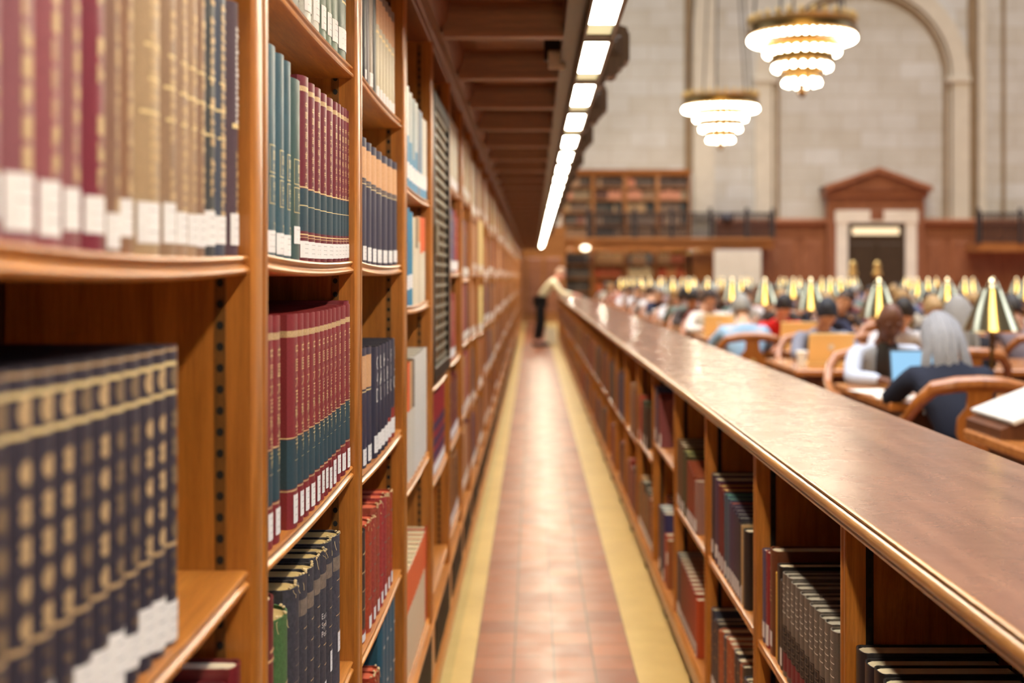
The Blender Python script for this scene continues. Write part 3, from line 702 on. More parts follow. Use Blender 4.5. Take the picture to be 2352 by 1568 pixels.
crow(2, 1, .116, rnd_specs([((64, 58, 62), 'black'), ((58, 64, 84), 'slate blue'), ((170, 86, 48), 'orange-brown'), ((86, 70, 60), 'umber')], .74, .22, .25, .03, .06))
crow(3, 0, .527, [(.06, .255, (110, 84, 60), 'brown book with tan pages', dict(label=(.01, .05, .5))), (.06, .25, (106, 80, 56), 'umber book', dict(label=(.01, .05, .5))), (.06, .246, (108, 84, 60), 'snuff-brown book', dict(label=(.01, .045, .5))), (.07, .235, (72, 74, 48), 'olive book', dict(label=(.01, .05, .5), pagecol=(176, 170, 110))), (.06, .23, (62, 66, 44), 'dark olive book', dict(pagecol=(170, 160, 100)))] +
     [(.042, .215 - .006 * q, (142, 66, 44), 'rust-red book with orange top edge', dict(label=(.008, .05, .6), pagecol=(226, 146, 94))) for q in range(5)] + [(.05, .18, (160, 120, 110), 'dusty pink book', dict(label=(.01, .05, .8)))])
crow(3, 1, .116, [(.05, .232, (62, 66, 84), 'slate book', dict(label=(.01, .05, .7))), (.05, .23, (60, 62, 80), 'navy-grey book', dict(label=(.01, .05, .7)))] + [(.05, .228 - .003 * q, (112 + 6 * q, 62, 48), 'brick-brown book', dict(label=(.01, .045, .6))) for q in range(9)] + [(.05, .195, (186, 78, 44), 'orange-red book', dict(label=(.004, .05, .5)))])
crow(4, 0, .66, [(.05, .25, (120, 104, 120), 'mauve book', dict(label=(.008, .06, .8))), (.05, .25, (74, 84, 120), 'blue book', {}), (.06, .22, (104, 48, 44), 'wine book', {}), (.05, .23, (124, 52, 50), 'red-brown book', {}), (.05, .21, (140, 76, 80), 'rose book', dict(label=(.008, .06, .8)))])
crow(4, 1, .116, [(.08, .30, (120, 42, 42), 'tall wine red book', dict(back=.05)), (.09, .30, (112, 40, 40), 'tall dark red book', dict(back=.05)), (.085, .285, (64, 72, 92), 'tall slate-navy book', dict(pagecol=(214, 218, 214), label=(.02, .06, .6))), (.085, .285, (50, 62, 80), 'tall navy book', dict(pagecol=(214, 218, 214))), (.08, .285, (58, 58, 110), 'tall indigo book', dict(label=(.006, .05, .6))),
              (.07, .21, (190, 74, 40), 'vermilion book', {}), (.05, .20, (160, 96, 60), 'tan-brown book', dict(label=(.1, .15, .8)))])
crow(5, 0, .56, [(.07, .225, (86, 82, 78), 'grey book', dict(label=(.01, .05, .6))), (.07, .23, (200, 78, 54), 'coral red book', {}), (.06, .22, (196, 74, 52), 'vermilion broad book', {}), (.08, .22, (72, 74, 64), 'olive-grey book', dict(label=(.01, .05, .6))), (.06, .2, (64, 66, 52), 'dark olive book', dict(pagecol=(214, 190, 110))), (.06, .18, (58, 62, 48), 'moss book', dict(pagecol=(214, 190, 110))), (.05, .2, (80, 60, 50), 'umber book', dict(label=(.0, .06, .7)))])
crow(5, 1, .116, rnd_specs([((96, 90, 84), 'grey'), ((196, 150, 90), 'tan'), ((150, 90, 60), 'brown'), ((72, 76, 70), 'dark olive')], .72, .2, .27, .05, .08))

# ------------------------------------------------------------------ the mass of distant books (one object)
MV, MF, MC = [], [], []
def mbox(x0, x1, y0, y1, z0, z1, c):
    i = len(MV); MV.extend([(x0, y0, z0), (x1, y0, z0), (x1, y1, z0), (x0, y1, z0), (x0, y0, z1), (x1, y0, z1), (x1, y1, z1), (x0, y1, z1)])
    for q in ((3, 2, 1, 0), (4, 5, 6, 7), (0, 1, 5, 4), (1, 2, 6, 5), (2, 3, 7, 6), (3, 0, 4, 7)): MF.append(tuple(i + k for k in q)); MC.append(lin(c))
DULL = [(150, 82, 60), (120, 60, 56), (96, 72, 84), (176, 120, 84), (84, 78, 110), (140, 96, 78), (110, 70, 60), (190, 140, 100), (160, 90, 80)]
PALE = [(222, 212, 186), (206, 196, 168), (190, 186, 176), (226, 210, 150), (150, 166, 176), (214, 200, 176), (176, 150, 110)]
for k in range(7, NB):
    zs = BAYS.get(k, BAYS[6 + k % 3])
    for r_, z in enumerate(zs):
        y = far_of(k - 1) + DT + .01; end = far_of(k) - R.choice((.01, .02, .1, .25)); pal = PALE if r_ == 0 else DULL
        base = R.choice(pal)
        if k == 9 and r_ in (1, 2): base = (236, 216, 150)
        if k == 14 and r_ == 1: base = (236, 180, 140)
        while y < end - .06:
            t = R.uniform(.03, .06)
            if R.random() < .25 and not (k in (9, 14)): base = R.choice(pal)
            h = R.uniform(.23, .30) if r_ else R.uniform(.27, .32)
            if k == 9 and r_ == 1: h = .34
            c = tuple(min(245, max(20, v + R.randint(-8, 8))) for v in base)
            mbox(-.56, -.343 - R.uniform(0, .006), y, y + t - .002, z, z + h, c)
            if R.random() < .75: mbox(-.344, -.3415, y + .005, y + t - .008, z + .01, z + .05, (236, 234, 230))
            y += t
k = 6
while CD0 + k * CP < CEND:
    for z, zt in ((.553, .3), (.116, .3)):
        y = CD0 + (k - 1) * CP + .05; end = CD0 + k * CP - R.choice((.01, .1, .3)); base = R.choice(DULL)
        while y < end - .06:
            t = R.uniform(.03, .07)
            if R.random() < .3: base = R.choice(DULL + [(88, 92, 80), (180, 70, 50), (110, 104, 96), (60, 60, 70)])
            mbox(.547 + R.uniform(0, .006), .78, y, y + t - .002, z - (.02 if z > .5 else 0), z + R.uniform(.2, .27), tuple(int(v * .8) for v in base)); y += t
    k += 1

# ------------------------------------------------------------------ floor
m = MB()
def strip(x0, x1, mi, y0=-9, y1=44): m.quad((x0, y0, 0), (x1, y0, 0), (x1, y1, 0), (x0, y1, 0), mi)
strip(-.70, -.286, 2); strip(-.286, -.215, 1); strip(-.215, .364, 0); strip(.364, .60, 1); strip(.60, 1.2, 1); strip(1.2, 26, 0)
tag(m.build('floor', ['terracotta_tile', 'yellow_marble', 'yellow_marble_dull'], smooth=0), kind='structure')

# ------------------------------------------------------------------ balcony soffit, lights and brackets
SEND = 37.6; SBEG = -8.4
ct = tag(bpy.data.objects.new('ceiling', None), kind='structure'); C.objects.link(ct)
m = MB(); m.box(-.70, .262, SBEG, SEND, 2.31, 2.62); m.build('soffit_panel', 'soffit_wood', ct)
m = MB(); m.prism([(.10, 2.31), (.10, 2.235), (.112, 2.22), (.15, 2.20), (.272, 2.20), (.272, 2.60), (.24, 2.62), (.2, 2.31)], 'y', SBEG, SEND); m.build('edge_beam', 'soffit_wood_long', ct)
m = MB(); m.prism([(-.35, 2.31), (-.35, 2.22), (-.31, 2.22), (-.285, 2.25), (-.275, 2.31)], 'y', SBEG, SEND); m.build('wall_moulding', 'soffit_wood_long', ct)
m = MB(); m.prism([(-.055, 2.31), (-.055, 2.275), (-.045, 2.255), (-.04, 2.215), (-.03, 2.20), (.03, 2.20), (.04, 2.215), (.045, 2.255), (.055, 2.275), (.055, 2.31)], 'x', -.30, .12); bm_ = m.mesh('beam', ['soffit_wood'])
m = MB(); m.prism([(-.30, 2.31), (-.30, 2.296), (-.27, 2.29), (.27, 2.29), (.30, 2.296), (.30, 2.31)], 'x', -.22, .06); pm_ = m.mesh('coffer_panel', ['soffit_wood'])
for k in range(-9, NB - 1):
    put('beam', bm_, ct, (0, far_of(k) + .045, 0)); put('coffer_panel', pm_, ct, (0, far_of(k) + .045 + PITCH / 2, 0))
tag(ct, kind='structure')
def light(Yc, L, label, first=None):
    t = thing('ceiling_light', label, 'light fitting', (.2, Yc, 2.15), group='strip lights under the balcony edge')
    m = MB(); m.box(-.046, .050, -L / 2, L / 2, .012, .052); m.box(-.046, -.038, -L / 2, L / 2, -.012, .014); m.box(.038, .050, -L / 2, L / 2, -.012, .014); m.box(-.04, .04, -L / 2, -L / 2 + .034, -.01, .014); m.box(-.04, .04, L / 2 - .034, L / 2, -.01, .014)
    m.build('housing', 'fixture_metal', t)
    m = MB(); m.box(-.037, .037, -L / 2 + .036, L / 2 - .19, .0, .01); m.build('diffuser', 'tube_light', t)
    m = MB(); m.box(-.037, .037, L / 2 - .19, L / 2 - .036, .0, .01); m.build('end_diffuser', 'tube_dim', t)
    return t
l0 = None; Yc = .84 - 10 * .885; k = 0
while Yc < 31:
    k += 1; lab = 'glowing strip light under the balcony edge, %s from the near end' % nth(k)
    if l0 is None: l0 = light(Yc, .872, lab)
    else: dup(l0, (.2, Yc, 2.15), lab)
    Yc += .885
m = MB(); m.box(.1, .272, SBEG, SEND, 2.197, 2.202); m.build('light_channel', 'fixture_metal', ct)
# carved brackets on the outer face of the balcony
prb = [(.0, 2.30), (.03, 2.285), (.055, 2.30), (.06, 2.325), (.085, 2.34), (.10, 2.335), (.12, 2.345), (.125, 2.37), (.15, 2.385), (.15, 2.40), (.175, 2.41), (.175, 2.53), (.165, 2.545), (.165, 2.56), (.12, 2.575), (.10, 2.60), (.05, 2.605), (.0, 2.60)]
def bracket(y, label):
    t = thing('bracket', label, 'bracket', (.272, y, 0), group='carved brackets on the balcony edge')
    m = MB(); m.prism(prb, 'y', -.09, .09); m.build('console', 'bracket_wood', t)
    m = MB(); m.box(.02, .14, -.096, .096, 2.43, 2.52, 0, .006); m.box(.04, .12, -.102, .102, 2.45, 2.50, 0, .004); m.build('carved_panel', 'bracket_wood', t)
    m = MB(); m.tube([(.035, -.1, 2.325), (.035, .1, 2.325)], .03, 12); m.build('scroll', 'bracket_wood', t); return t
b0 = bracket(5.95, 'dark carved wooden bracket past the light strip, nearest of the row')
for k in range(1, 14): dup(b0, (.272, 5.95 + k * 1.77, 0), 'dark carved wooden bracket on the balcony edge, %s from the near end' % nth(k + 1))
t = thing('sensor_box', 'small beige box under the second ceiling beam near the lights', 'box', (.09, 4.72, 2.31))
m = MB(); m.box(-.05, .05, -.01, .03, -.10, 0, 0, .004); m.build('mount', 'steel_dark', t)
m = MB(); m.box(-.035, .03, -.022, -.01, -.135, -.065, 0, .004); m.build('face', 'cream_patch', t)

# ------------------------------------------------------------------ far end of the hall
YF = 41.0; Q = YF / F
def fx(px, Y=YF): return (px - CX) * Y / F
def fz(py, Y=YF): return H + (CY - py) * Y / F
m = MB(); m.box(-2.5, 30, YF, YF + .4, 0, 16); tag(m.build('wall_far', 'ashlar_stone', smooth=0), kind='structure')
m = MB(); m.box(-1.2, -.66, -8.6, YF, 0, 2.9, 0); tag(m.build('wall_left', 'oak_dark', smooth=0), kind='structure')
m = MB(); m.box(fx(1572), fx(1590), YF - .06, YF + .05, fz(395), 16, 1); m.box(fx(1592), fx(1640), YF - .14, YF + .02, fz(500), 16, 0)
tag(m.build('trim_1', ['stone_trim', 'stone_groove'], smooth=0), 'stone pilaster with dark groove on the far wall', kind='structure')
def arch_band(r0, r1, y0, y1, mi, mb, zc=fz(180), xc=fx(1978)):
    n = 28
    ring = lambda r: [(xc + r * cos(PI * j / n), zc + r * sin(PI * j / n)) for j in range(n + 1)]
    a, b = ring(r0), ring(r1)
    rings = [[(a[j][0], y0, a[j][1]), (b[j][0], y0, b[j][1]), (b[j][0], y1, b[j][1]), (a[j][0], y1, a[j][1])] for j in range(n + 1)]
    zb = fz(520); e0 = [(rings[0][q][0], rings[0][q][1], zb) for q in range(4)]; e1 = [(rings[-1][q][0], rings[-1][q][1], zb) for q in range(4)]
    mb.loft([e0] + rings + [e1], mi)
r_ = 196 * Q
m = MB(); arch_band(r_ - .12, r_ + .16, YF - .04, YF + .05, 1, m); arch_band(r_ + .16, r_ + .70, YF - .16, YF + .05, 0, m); arch_band(r_ + .02, r_ + .09, YF - .1, YF, 0, m)
for sgn in (1, -1):
    xx = fx(1978) + sgn * (r_ + .35); m.box(xx - .38, xx + .38, YF - .2, YF, fz(190), fz(178), 0)
tag(m.build('trim_2', ['stone_trim', 'stone_groove']), 'stone blind arch moulding over the far doorway', kind='structure')
m = MB()
for px, w in ((2222, 22), (2300, 8)): m.box(fx(px), fx(px + w), YF - .05, YF + .05, 0, 16, 1)
m.box(fx(2245), fx(2262), YF - .12, YF + .05, 0, 16, 0)
tag(m.build('trim_3', ['stone_trim', 'stone_groove'], smooth=0), 'vertical stone mouldings beside the arch', kind='structure')
# wainscot
m = MB()
for a, b in ((1640, 1898), (2106, 2420)):
    m.box(fx(a), fx(b), YF - .25, YF, 0, fz(520), 0)
    m.prism([(YF - .25, fz(522)), (YF - .42, fz(514)), (YF - .42, fz(507)), (YF - .3, fz(503)), (YF, fz(501))], 'x', fx(a), fx(b), 1)
    m.box(fx(a), fx(b), YF - .29, YF - .2, fz(545), fz(540), 1)
    n = max(2, int((b - a) / 62))
    for j in range(n):
        x0 = fx(a + (b - a) * j / n) + .1; x1 = fx(a + (b - a) * (j + 1) / n) - .1
        m.box(x0, x1, YF - .28, YF - .2, 1.2, fz(548), 1, .02); m.box(x0 + .1, x1 - .1, YF - .31, YF - .2, 1.3, fz(556), 0, .02)
tag(m.build('trim_4', ['wainscot', 'wainscot_trim'], smooth=0), 'red-brown wood wainscot along the far wall', kind='structure')
# doorway
dt = tag(bpy.data.objects.new('door_1', None), 'far doorway with pale marble surround and brown pediment', kind='structure'); C.objects.link(dt)
def dx(a, b, y0, y1, za, zb, mi, ch=0): m.box(fx(a), fx(b), y0, y1, fz(zb), fz(za), mi, ch)
m = MB(); dx(1893, 2112, YF - .5, YF, 455, 740, 0); dx(1885, 2120, YF - .62, YF, 436, 456, 1, .03)
m.build('wood_case', ['wainscot', 'wainscot_trim'], dt)
m = MB(); m.prism([(fx(1882), fz(440)), (fx(2122), fz(440)), (fx(2122), fz(430)), (fx(2003), fz(390)), (fx(1882), fz(430))], 'y', YF - .7, YF, 0)
m.prism([(fx(1920), fz(434)), (fx(2086), fz(434)), (fx(2003), fz(407))], 'y', YF - .62, YF - .69, 1)
for s in (-1, 1):
    e = 2003 + s * 121; mid = Vector((fx(2003), 0, fz(388))); end = Vector((fx(e), 0, fz(432)))
    m.loft([[(p.x, YF - .85, p.z), (p.x, YF - .85, p.z - .16), (p.x, YF, p.z - .16), (p.x, YF, p.z)] for p in (mid, end)], 1)
m.build('pediment', ['wainscot', 'wainscot_trim'], dt)
m = MB(); dx(1912, 1938, YF - .58, YF - .4, 490, 740, 0, .02); dx(2068, 2094, YF - .58, YF - .4, 490, 740, 0, .02); dx(1909, 2097, YF - .60, YF - .4, 485, 514, 0, .02)
m.build('marble_surround', 'marble_white', dt)
m = MB(); dx(1988, 2018, YF - .62, YF - .5, 484, 508, 0, .02); m.build('keystone', 'wainscot', dt)
m = MB(); dx(1938, 2068, YF - .52, YF - .45, 514, 740, 0); dx(1946, 1999, YF - .55, YF - .5, 560, 735, 0, .02); dx(2005, 2060, YF - .55, YF - .5, 560, 735, 0, .02); m.build('bronze_leaf', 'bronze_door', dt)
m = MB(); dx(1948, 2054, YF - .56, YF - .52, 524, 540, 0); m.build('sign_panel', 'door_sign_light', dt)
for px in (1948, 2003):
    m = MB(); m.ball((fx(px), YF - .62, fz(612)), (.12, .06, .18), 10); m.ball((fx(px), YF - .62, fz(628)), (.16, .06, .13), 10); m.build('door_glint', 'gilt', dt)  # glints on the dark bronze, shaped as small gilt balls
# pale door moved out from under the gallery to catch light, wood wall at the aisle's end
t = thing('pale_door_panel', 'large plain white door set forward as a panel at the far gallery edge', 'panel', (fx(1694, 39.2), 39.2, 0))
W2 = fx(1748, 39.2) - fx(1694, 39.2)
m = MB(); m.box(-W2, W2, -.03, .03, .25, fz(574, 39.2), 0, .01); m.build('board', 'marble_white', t)
for sx in (-1, 1):
    m = MB(); m.box(sx * W2 * .8 - .04, sx * W2 * .8 + .04, -.04, .04, 0, .26); m.box(sx * W2 * .8 - .05, sx * W2 * .8 + .05, -.3, .3, 0, .04); m.build('foot', 'iron', t)
m = MB(); m.box(-.7, fx(1296), 39.4, 39.8, 0, 3.0); 
for a, b in ((1180, 1205), (1212, 1245), (1252, 1288)): m.box(fx(a, 39.4), fx(b, 39.4), 39.36, 39.4, .3, 2.0, 1, .02)
tag(m.build('wall_end', ['far_oak', 'wainscot_trim'], smooth=0), 'brown wood panelled wall closing the aisle', kind='structure')
# gallery slabs
YG = 39.6
m = MB(); m.box(fx(1250, YG), fx(1775, YG), YG, YF, fz(556, YG) - .2, fz(556, YG) + .05, 0); m.prism([(YG, fz(556, YG)), (YG - .1, fz(553, YG)), (YG - .1, fz(548, YG)), (YG, fz(546, YG))], 'x', fx(1250, YG), fx(1775, YG), 0)
m.box(fx(2245, YG), fx(2450, YG), YG, YF, fz(566, YG) - .15, fz(556, YG), 0)
tag(m.build('trim_5', 'far_oak', smooth=0), 'brown gallery floor edge on the far wall', kind='structure')
def railing(a, b, zt, zb, label, step):
    t = thing('railing', label, 'railing', (fx(a, YG), YG, fz(zb, YG)), group='iron railings on the far gallery')
    L = fx(b, YG) - fx(a, YG); Hh = fz(zt, YG) - fz(zb, YG)
    m = MB(); m.box(0, L, -.04, .04, Hh - .06, Hh); m.build('top_rail', 'iron', t)
    m = MB(); m.box(0, L, -.02, .02, .06, .1); m.build('bottom_rail', 'iron', t)
    m = MB(); m.tube([(0, 0, .08), (0, 0, Hh - .05)], .032, 6); bal = m.mesh('baluster', ['iron'])
    n = int(L / step)
    for j in range(1, n): put('baluster', bal, t, (L * j / n, 0, 0))
    m = MB(); m.box(-.06, .06, -.06, .06, 0, Hh + .05); m.ball((0, 0, Hh + .1), .07, 8); po = m.mesh('post', ['iron'])
    for f in ([.0, .25, .45, .66, .86, 1.0] if L > 4 else [0, .5]): put('post', po, t, (L * f, 0, 0))
    return t, L, Hh
rt, L, Hh = railing(1352, 1775, 488, 548, 'dark iron railing of the far gallery ending beside the pale door', .11)
m = MB(); m.lathe([(.02, -.18), (.16, -.1), (.2, 0), (.16, .1), (.02, .18)], 10); o = m.build('rosette', 'iron', rt, (L * .75, -.03, Hh * .78))
m = MB(); m.box(L - .02, L + .02, 0, YF - YG - .3, Hh - .06, Hh); m.build('return_rail', 'iron', rt)
railing(2247, 2440, 488, 560, 'dark iron railing of the gallery beyond the arch', .11)
# far bookcases, upper and lower
def far_case(a, b, zt, zb, Y, rows, label, pals, group):
    t = thing('bookcase', label, 'bookcase', (fx(a, Y), Y, fz(zb, Y)), group=group)
    W = fx(b, Y) - fx(a, Y); Hh = fz(zt, Y) - fz(zb, Y)
    m = MB(); m.box(0, .06, 0, .4, 0, Hh); m.box(W - .06, W, 0, .4, 0, Hh); m.build('carcass', 'far_oak', t)
    m = MB(); m.box(0, W, .36, .4, 0, Hh); m.build('back_panel', 'oak_dark', t)
    m = MB(); m.prism([(.4, Hh - .02), (0, Hh - .02), (-.06, Hh + .1), (-.08, Hh + .18), (.4, Hh + .18)], 'x', 0, W); m.build('cornice', 'far_oak', t)
    for r in range(rows):
        z = Hh * r / rows; m = MB(); m.box(.06, W - .06, .01, .36, z, z + .04); m.build('shelf', 'far_oak', t)
        x = t.location.x + .08; zz = t.location.z + z + .04; top = Hh / rows - .08; base = R.choice(pals[r % len(pals)])
        while x < t.location.x + W - .12:
            w = R.uniform(.035, .07)
            if R.random() < .13: base = R.choice(pals[r % len(pals)])
            mbox(x, x + w - .004, Y + .04, Y + .3, zz, zz + top * R.uniform(.72, .98), base); x += w
up = [[(150, 120, 100), (90, 84, 84), (160, 130, 110), (70, 66, 70)], [(150, 130, 124), (176, 150, 136), (96, 90, 90), (130, 90, 84)], [(60, 62, 66), (80, 76, 76), (170, 140, 110), (120, 100, 90)], [(100, 70, 66), (150, 120, 100), (200, 140, 120), (150, 130, 110)], [(170, 140, 120), (90, 80, 80), (196, 130, 110), (84, 70, 70)]]
for j, (a, b) in enumerate(((1290, 1362), (1362, 1436), (1436, 1510), (1510, 1586))):
    far_case(a, b, 402, 548, 40.5, 5, 'upper gallery bookcase under brown cornice, %s from the balcony side' % nth(j + 1), up, 'bookcases on the far gallery')
lowp = [[[(176, 170, 165), (140, 136, 138)], [(120, 118, 126), (90, 88, 98)], [(104, 102, 112), (84, 82, 92)], [(110, 108, 118), (80, 78, 88)], [(90, 88, 96), (130, 128, 136)]],
        [[(190, 186, 180), (170, 164, 158)], [(176, 172, 168), (150, 146, 144)], [(198, 110, 76), (196, 150, 120)], [(186, 84, 66), (176, 96, 76)], [(222, 186, 140), (206, 170, 130)]],
        [[(120, 170, 164), (150, 186, 178)], [(140, 196, 188), (150, 204, 196)], [(120, 176, 190), (130, 150, 120)], [(226, 216, 196), (190, 180, 170)], [(130, 140, 150), (210, 180, 150)]],
        [[(150, 140, 110), (140, 90, 80)], [(190, 184, 150), (150, 170, 120)], [(100, 130, 90), (186, 110, 90)], [(196, 96, 76), (210, 150, 110)], [(200, 120, 96), (206, 176, 140)]]]
lw = ('grey-shelved', 'red-and-cream', 'mint-and-cream', 'green-and-rust')
for j, (a, b) in enumerate(((1292, 1360), (1362, 1436), (1438, 1504), (1506, 1580))):
    far_case(a, b, 578, 736, 40.3, 5, '%s bookcase under the far gallery' % lw[j], lowp[j], 'bookcases under the far gallery')
m = MB(); m.box(fx(1582), fx(1640), 40.3, YF, 0, fz(570)); m.box(fx(1590), fx(1632), 40.24, 40.3, 1, fz(580), 0, .02); tag(m.build('trim_6', 'far_oak', smooth=0), 'brown wood pier beside the pale door', kind='structure')
m = MB(); m.box(fx(1262), fx(1292), 40.55, 40.6, fz(546), fz(488)); tag(m.build('door_3', 'marble_white'), 'pale door at gallery level behind the light strip', kind='structure')
t = thing('picture_light', 'small glowing oval lamp under the far gallery', 'lamp', (fx(1340), 39.5, fz(572)))
m = MB(); m.ball((0, 0, 0), (.15, .08, .09), 12); m.build('lamp_glass', 'small_lamp', t)
for q_ in range(5):
    ld = bpy.data.lights.new('gallery_fill_light', 'POINT'); ld.energy = 300; ld.shadow_soft_size = .12; ld.color = (1, .86, .66); lo = bpy.data.objects.new('gallery_fill_light', ld); C.objects.link(lo); lo.location = (fx(1310 + 70 * q_), 39.85, fz(566))  # unseen fill lights added to brighten the bookcases under the gallery
m = MB(); m.tube([(0, .0, .1), (0, .1, .25), (0, .3, .3)], .025, 6); m.build('arm', 'iron', t)

me = bpy.data.meshes.new('shelved_books'); me.from_pydata(MV, [], MF); me.materials.append(MATS['book_mass'])
ca = me.color_attributes.new('Col', 'FLOAT_COLOR', 'CORNER')
fl = []
for p, c in zip(MF, MC): fl.extend(list(c) * len(p))
ca.data.foreach_set('color', fl)
tag(put('shelved_books', me), 'distant rows of mixed books filling the farther shelves', 'books', kind='stuff')

# ------------------------------------------------------------------ chandeliers
def chandelier(x, y, label):
    t = thing('chandelier', label, 'chandelier', (x, y, 5.1), group='tiered chandeliers')
    bm = MB(); bm.ball((0, 0, 0), (.05, .05, .058), 10); bme = bm.mesh('bulb', ['bulb'])
    for r, z, n in ((1.04, 1.15, 44), (.72, .88, 26), (.55, .58, 18), (.34, .27, 11)):
        for j in range(n): put('bulb', bme, t, (r * cos(2 * PI * j / n), r * sin(2 * PI * j / n), z))
        m = MB(); m.lathe([(r - .1, .06), (r + .03, .06), (r + .08, .10), (r + .05, .20), (r - .06, .24), (r - .12, .12)], 40, c=(0, 0, z)); m.build('ring', 'brass_dark', t)
    m = MB(); m.lathe([(.98, 1.40), (1.08, 1.42), (1.10, 1.50), (1.0, 1.52), (.94, 1.46)], 40)
    for j in range(28): m.ball((1.06 * cos(2 * PI * j / 28), 1.06 * sin(2 * PI * j / 28), 1.56), (.06, .06, .09), 6)
    m.build('crown', 'gilt', t)
    m = MB(); m.lathe([(.0, -.05), (.05, .0), (.1, .08), (.06, .16), (.14, .26), (.22, .36), (.40, .44), (.48, .50), (.40, .64), (.64, .72), (.66, .84), (.5, 1.0), (.2, 1.3), (.0, 1.35)], 24); m.build('stem', 'brass_dark', t)
    for j in range(5):
        a = 2 * PI * j / 5 + .3; m = MB(); m.tube([(1.0 * cos(a), 1.0 * sin(a), 1.45), (.35 * cos(a), .35 * sin(a), 9.5)], .022, 6); m.build('hanging_rod', 'iron', t)
    return t
chandelier(5.49, 25.8, 'large glowing tiered chandelier, nearer of the two')
chandelier(5.41, 36.5, 'smaller-looking glowing tiered chandelier, farther of the two')

# ------------------------------------------------------------------ reading tables, lamps, chairs
TP = 2.30; T0 = 4.15; TX0, TX1 = 1.82, 9.0; TZ = .76; NT = 15
tm = MB(); tm.box(0, TX1 - TX0, 0, 1.2, -.045, 0, 0, .008); t_top = tm.mesh('table_top', ['table_wood'])
tm = MB(); tm.box(.08, TX1 - TX0 - .08, .08, 1.12, -.15, -.045); t_ap = tm.mesh('apron', ['table_base'])
tm = MB(); tm.box(-.09, .09, .16, 1.04, -.76, -.70, 0, .01); tm.box(-.07, .07, .24, .96, -.70, -.15, 0, .01); tm.box(-.1, .1, .3, .5, -.70, -.15, 0, .02); tm.box(-.1, .1, .7, .9, -.70, -.15, 0, .02); t_leg = tm.mesh('pedestal', ['table_base'])
def tn(k): return 'nearest' if k == 0 else nth(k + 1)
for k in range(NT):
    t = thing('reading_table', 'long brown reading table, %s from the near end of the hall' % ('first' if k == 0 else nth(k + 1)), 'table', (TX0, T0 + k * TP, TZ), group='long reading tables')
    put('table_top', t_top, t); put('apron', t_ap, t)
    for x in (.35, 2.5, 4.7, 6.8): put('pedestal', t_leg, t, (x, 0, 0))
def lamp():
    t = thing('table_lamp', '', 'lamp', group='brass table lamps')
    m = MB(); m.lathe([(.0, 0), (.09, 0), (.09, .012), (.06, .022), (.03, .03), (.022, .05), (.0, .05)], 20); m.build('base', 'brass_dark', t)
    m = MB(); m.lathe([(.0, .04), (.014, .04), (.02, .08), (.012, .12), (.011, .30), (.016, .33), (.011, .36), (.011, .52), (.0, .52)], 12); m.build('stem', 'brass_dark', t)
    m = MB(); n = 36; prs = [(.152, .335), (.155, .345), (.055, .575), (.035, .585)]
    m.lathe(prs, n, cap=False); m.lathe([(.148, .337), (.05, .573)], n, 1, cap=False); m.build('shade', ['brass_lamp', 'white_patch'], t, (0, 0, 0), (0, 0, 0), smooth=30)
    m = MB(); m.lathe([(.0, .58), (.03, .583), (.02, .60), (.026, .615), (.012, .635), (.0, .64)], 12); m.build('finial', 'brass_lamp', t)
    m = MB(); m.ball((0, 0, .47), (.026, .026, .04), 8); m.build('bulb', 'small_lamp', t)
    return t
lp = None
for k in range(NT):
    for j in range(6):
        x, y = 2.56 + 1.26 * j, T0 + k * TP + .6
        if CX + x * F / y > 2480: continue
        lab = 'brass cone-shaded table lamp, %s along the %s reading table' % (nth(j + 1), tn(k))
        if lp is None: lp = lamp(); lp.location = (x, y, TZ); lp['label'] = lab
        else: dup(lp, (x, y, TZ), lab)
def chair():
    t = thing('wooden_armchair', '', 'chair', group='wooden armchairs at the reading tables')
    m = MB(); m.box(-.25, .25, -.22, .24, .42, .46, 0, .012); m.build('seat', 'chair_wood', t)
    for sx in (-1, 1):
        for y0, y1 in ((.2, .23), (-.2, -.27)):
            m = MB(); m.tube([(sx * .21, y0, .42), (sx * .225, (y0 + y1) / 2, .2), (sx * .235, y1, 0)], [.024, .02, .016], 8); m.build('leg', 'chair_wood', t)
        m = MB(); m.tube([(sx * .23, .16, .46), (sx * .27, .17, .56), (sx * .28, .19, .66)], [.02, .016, .022], 8); m.build('arm_post', 'chair_wood', t)
    pts = [(-.285, .22, .645), (-.295, .17, .672), (-.295, .0, .69), (-.285, -.12, .735), (-.255, -.2, .82), (-.2, -.245, .885), (-.1, -.268, .905), (0, -.275, .91)]
    pts += [(-x, y, z) for x, y, z in pts[-2::-1]]
    m = MB(); m.tube(pts, [.026, .028, .024, .026, .03, .036, .038, .038, .038, .036, .03, .026, .024, .028, .026], 10); m.build('bow_rail', 'chair_wood', t)
    pf = [(.05, .46), (.045, .52), (.075, .60), (.105, .68), (.10, .75), (.06, .80), (.055, .86), (.075, .90)]
    prof = pf + [(-x, z) for x, z in pf[::-1]]
    m = MB(); rings = []
    m.prism(prof, 'y', -.01, .012); o = m.build('splat', 'chair_wood', t, (0, -.24, 0), (.05, 0, 0))
    m = MB(); m.lathe([(.0, -.003), (.028, -.003), (.03, .0), (.0, .002)], 14); m.build('medallion', 'gilt', o, (0, -.0125, .70), (PI / 2, 0, 0))
    return t
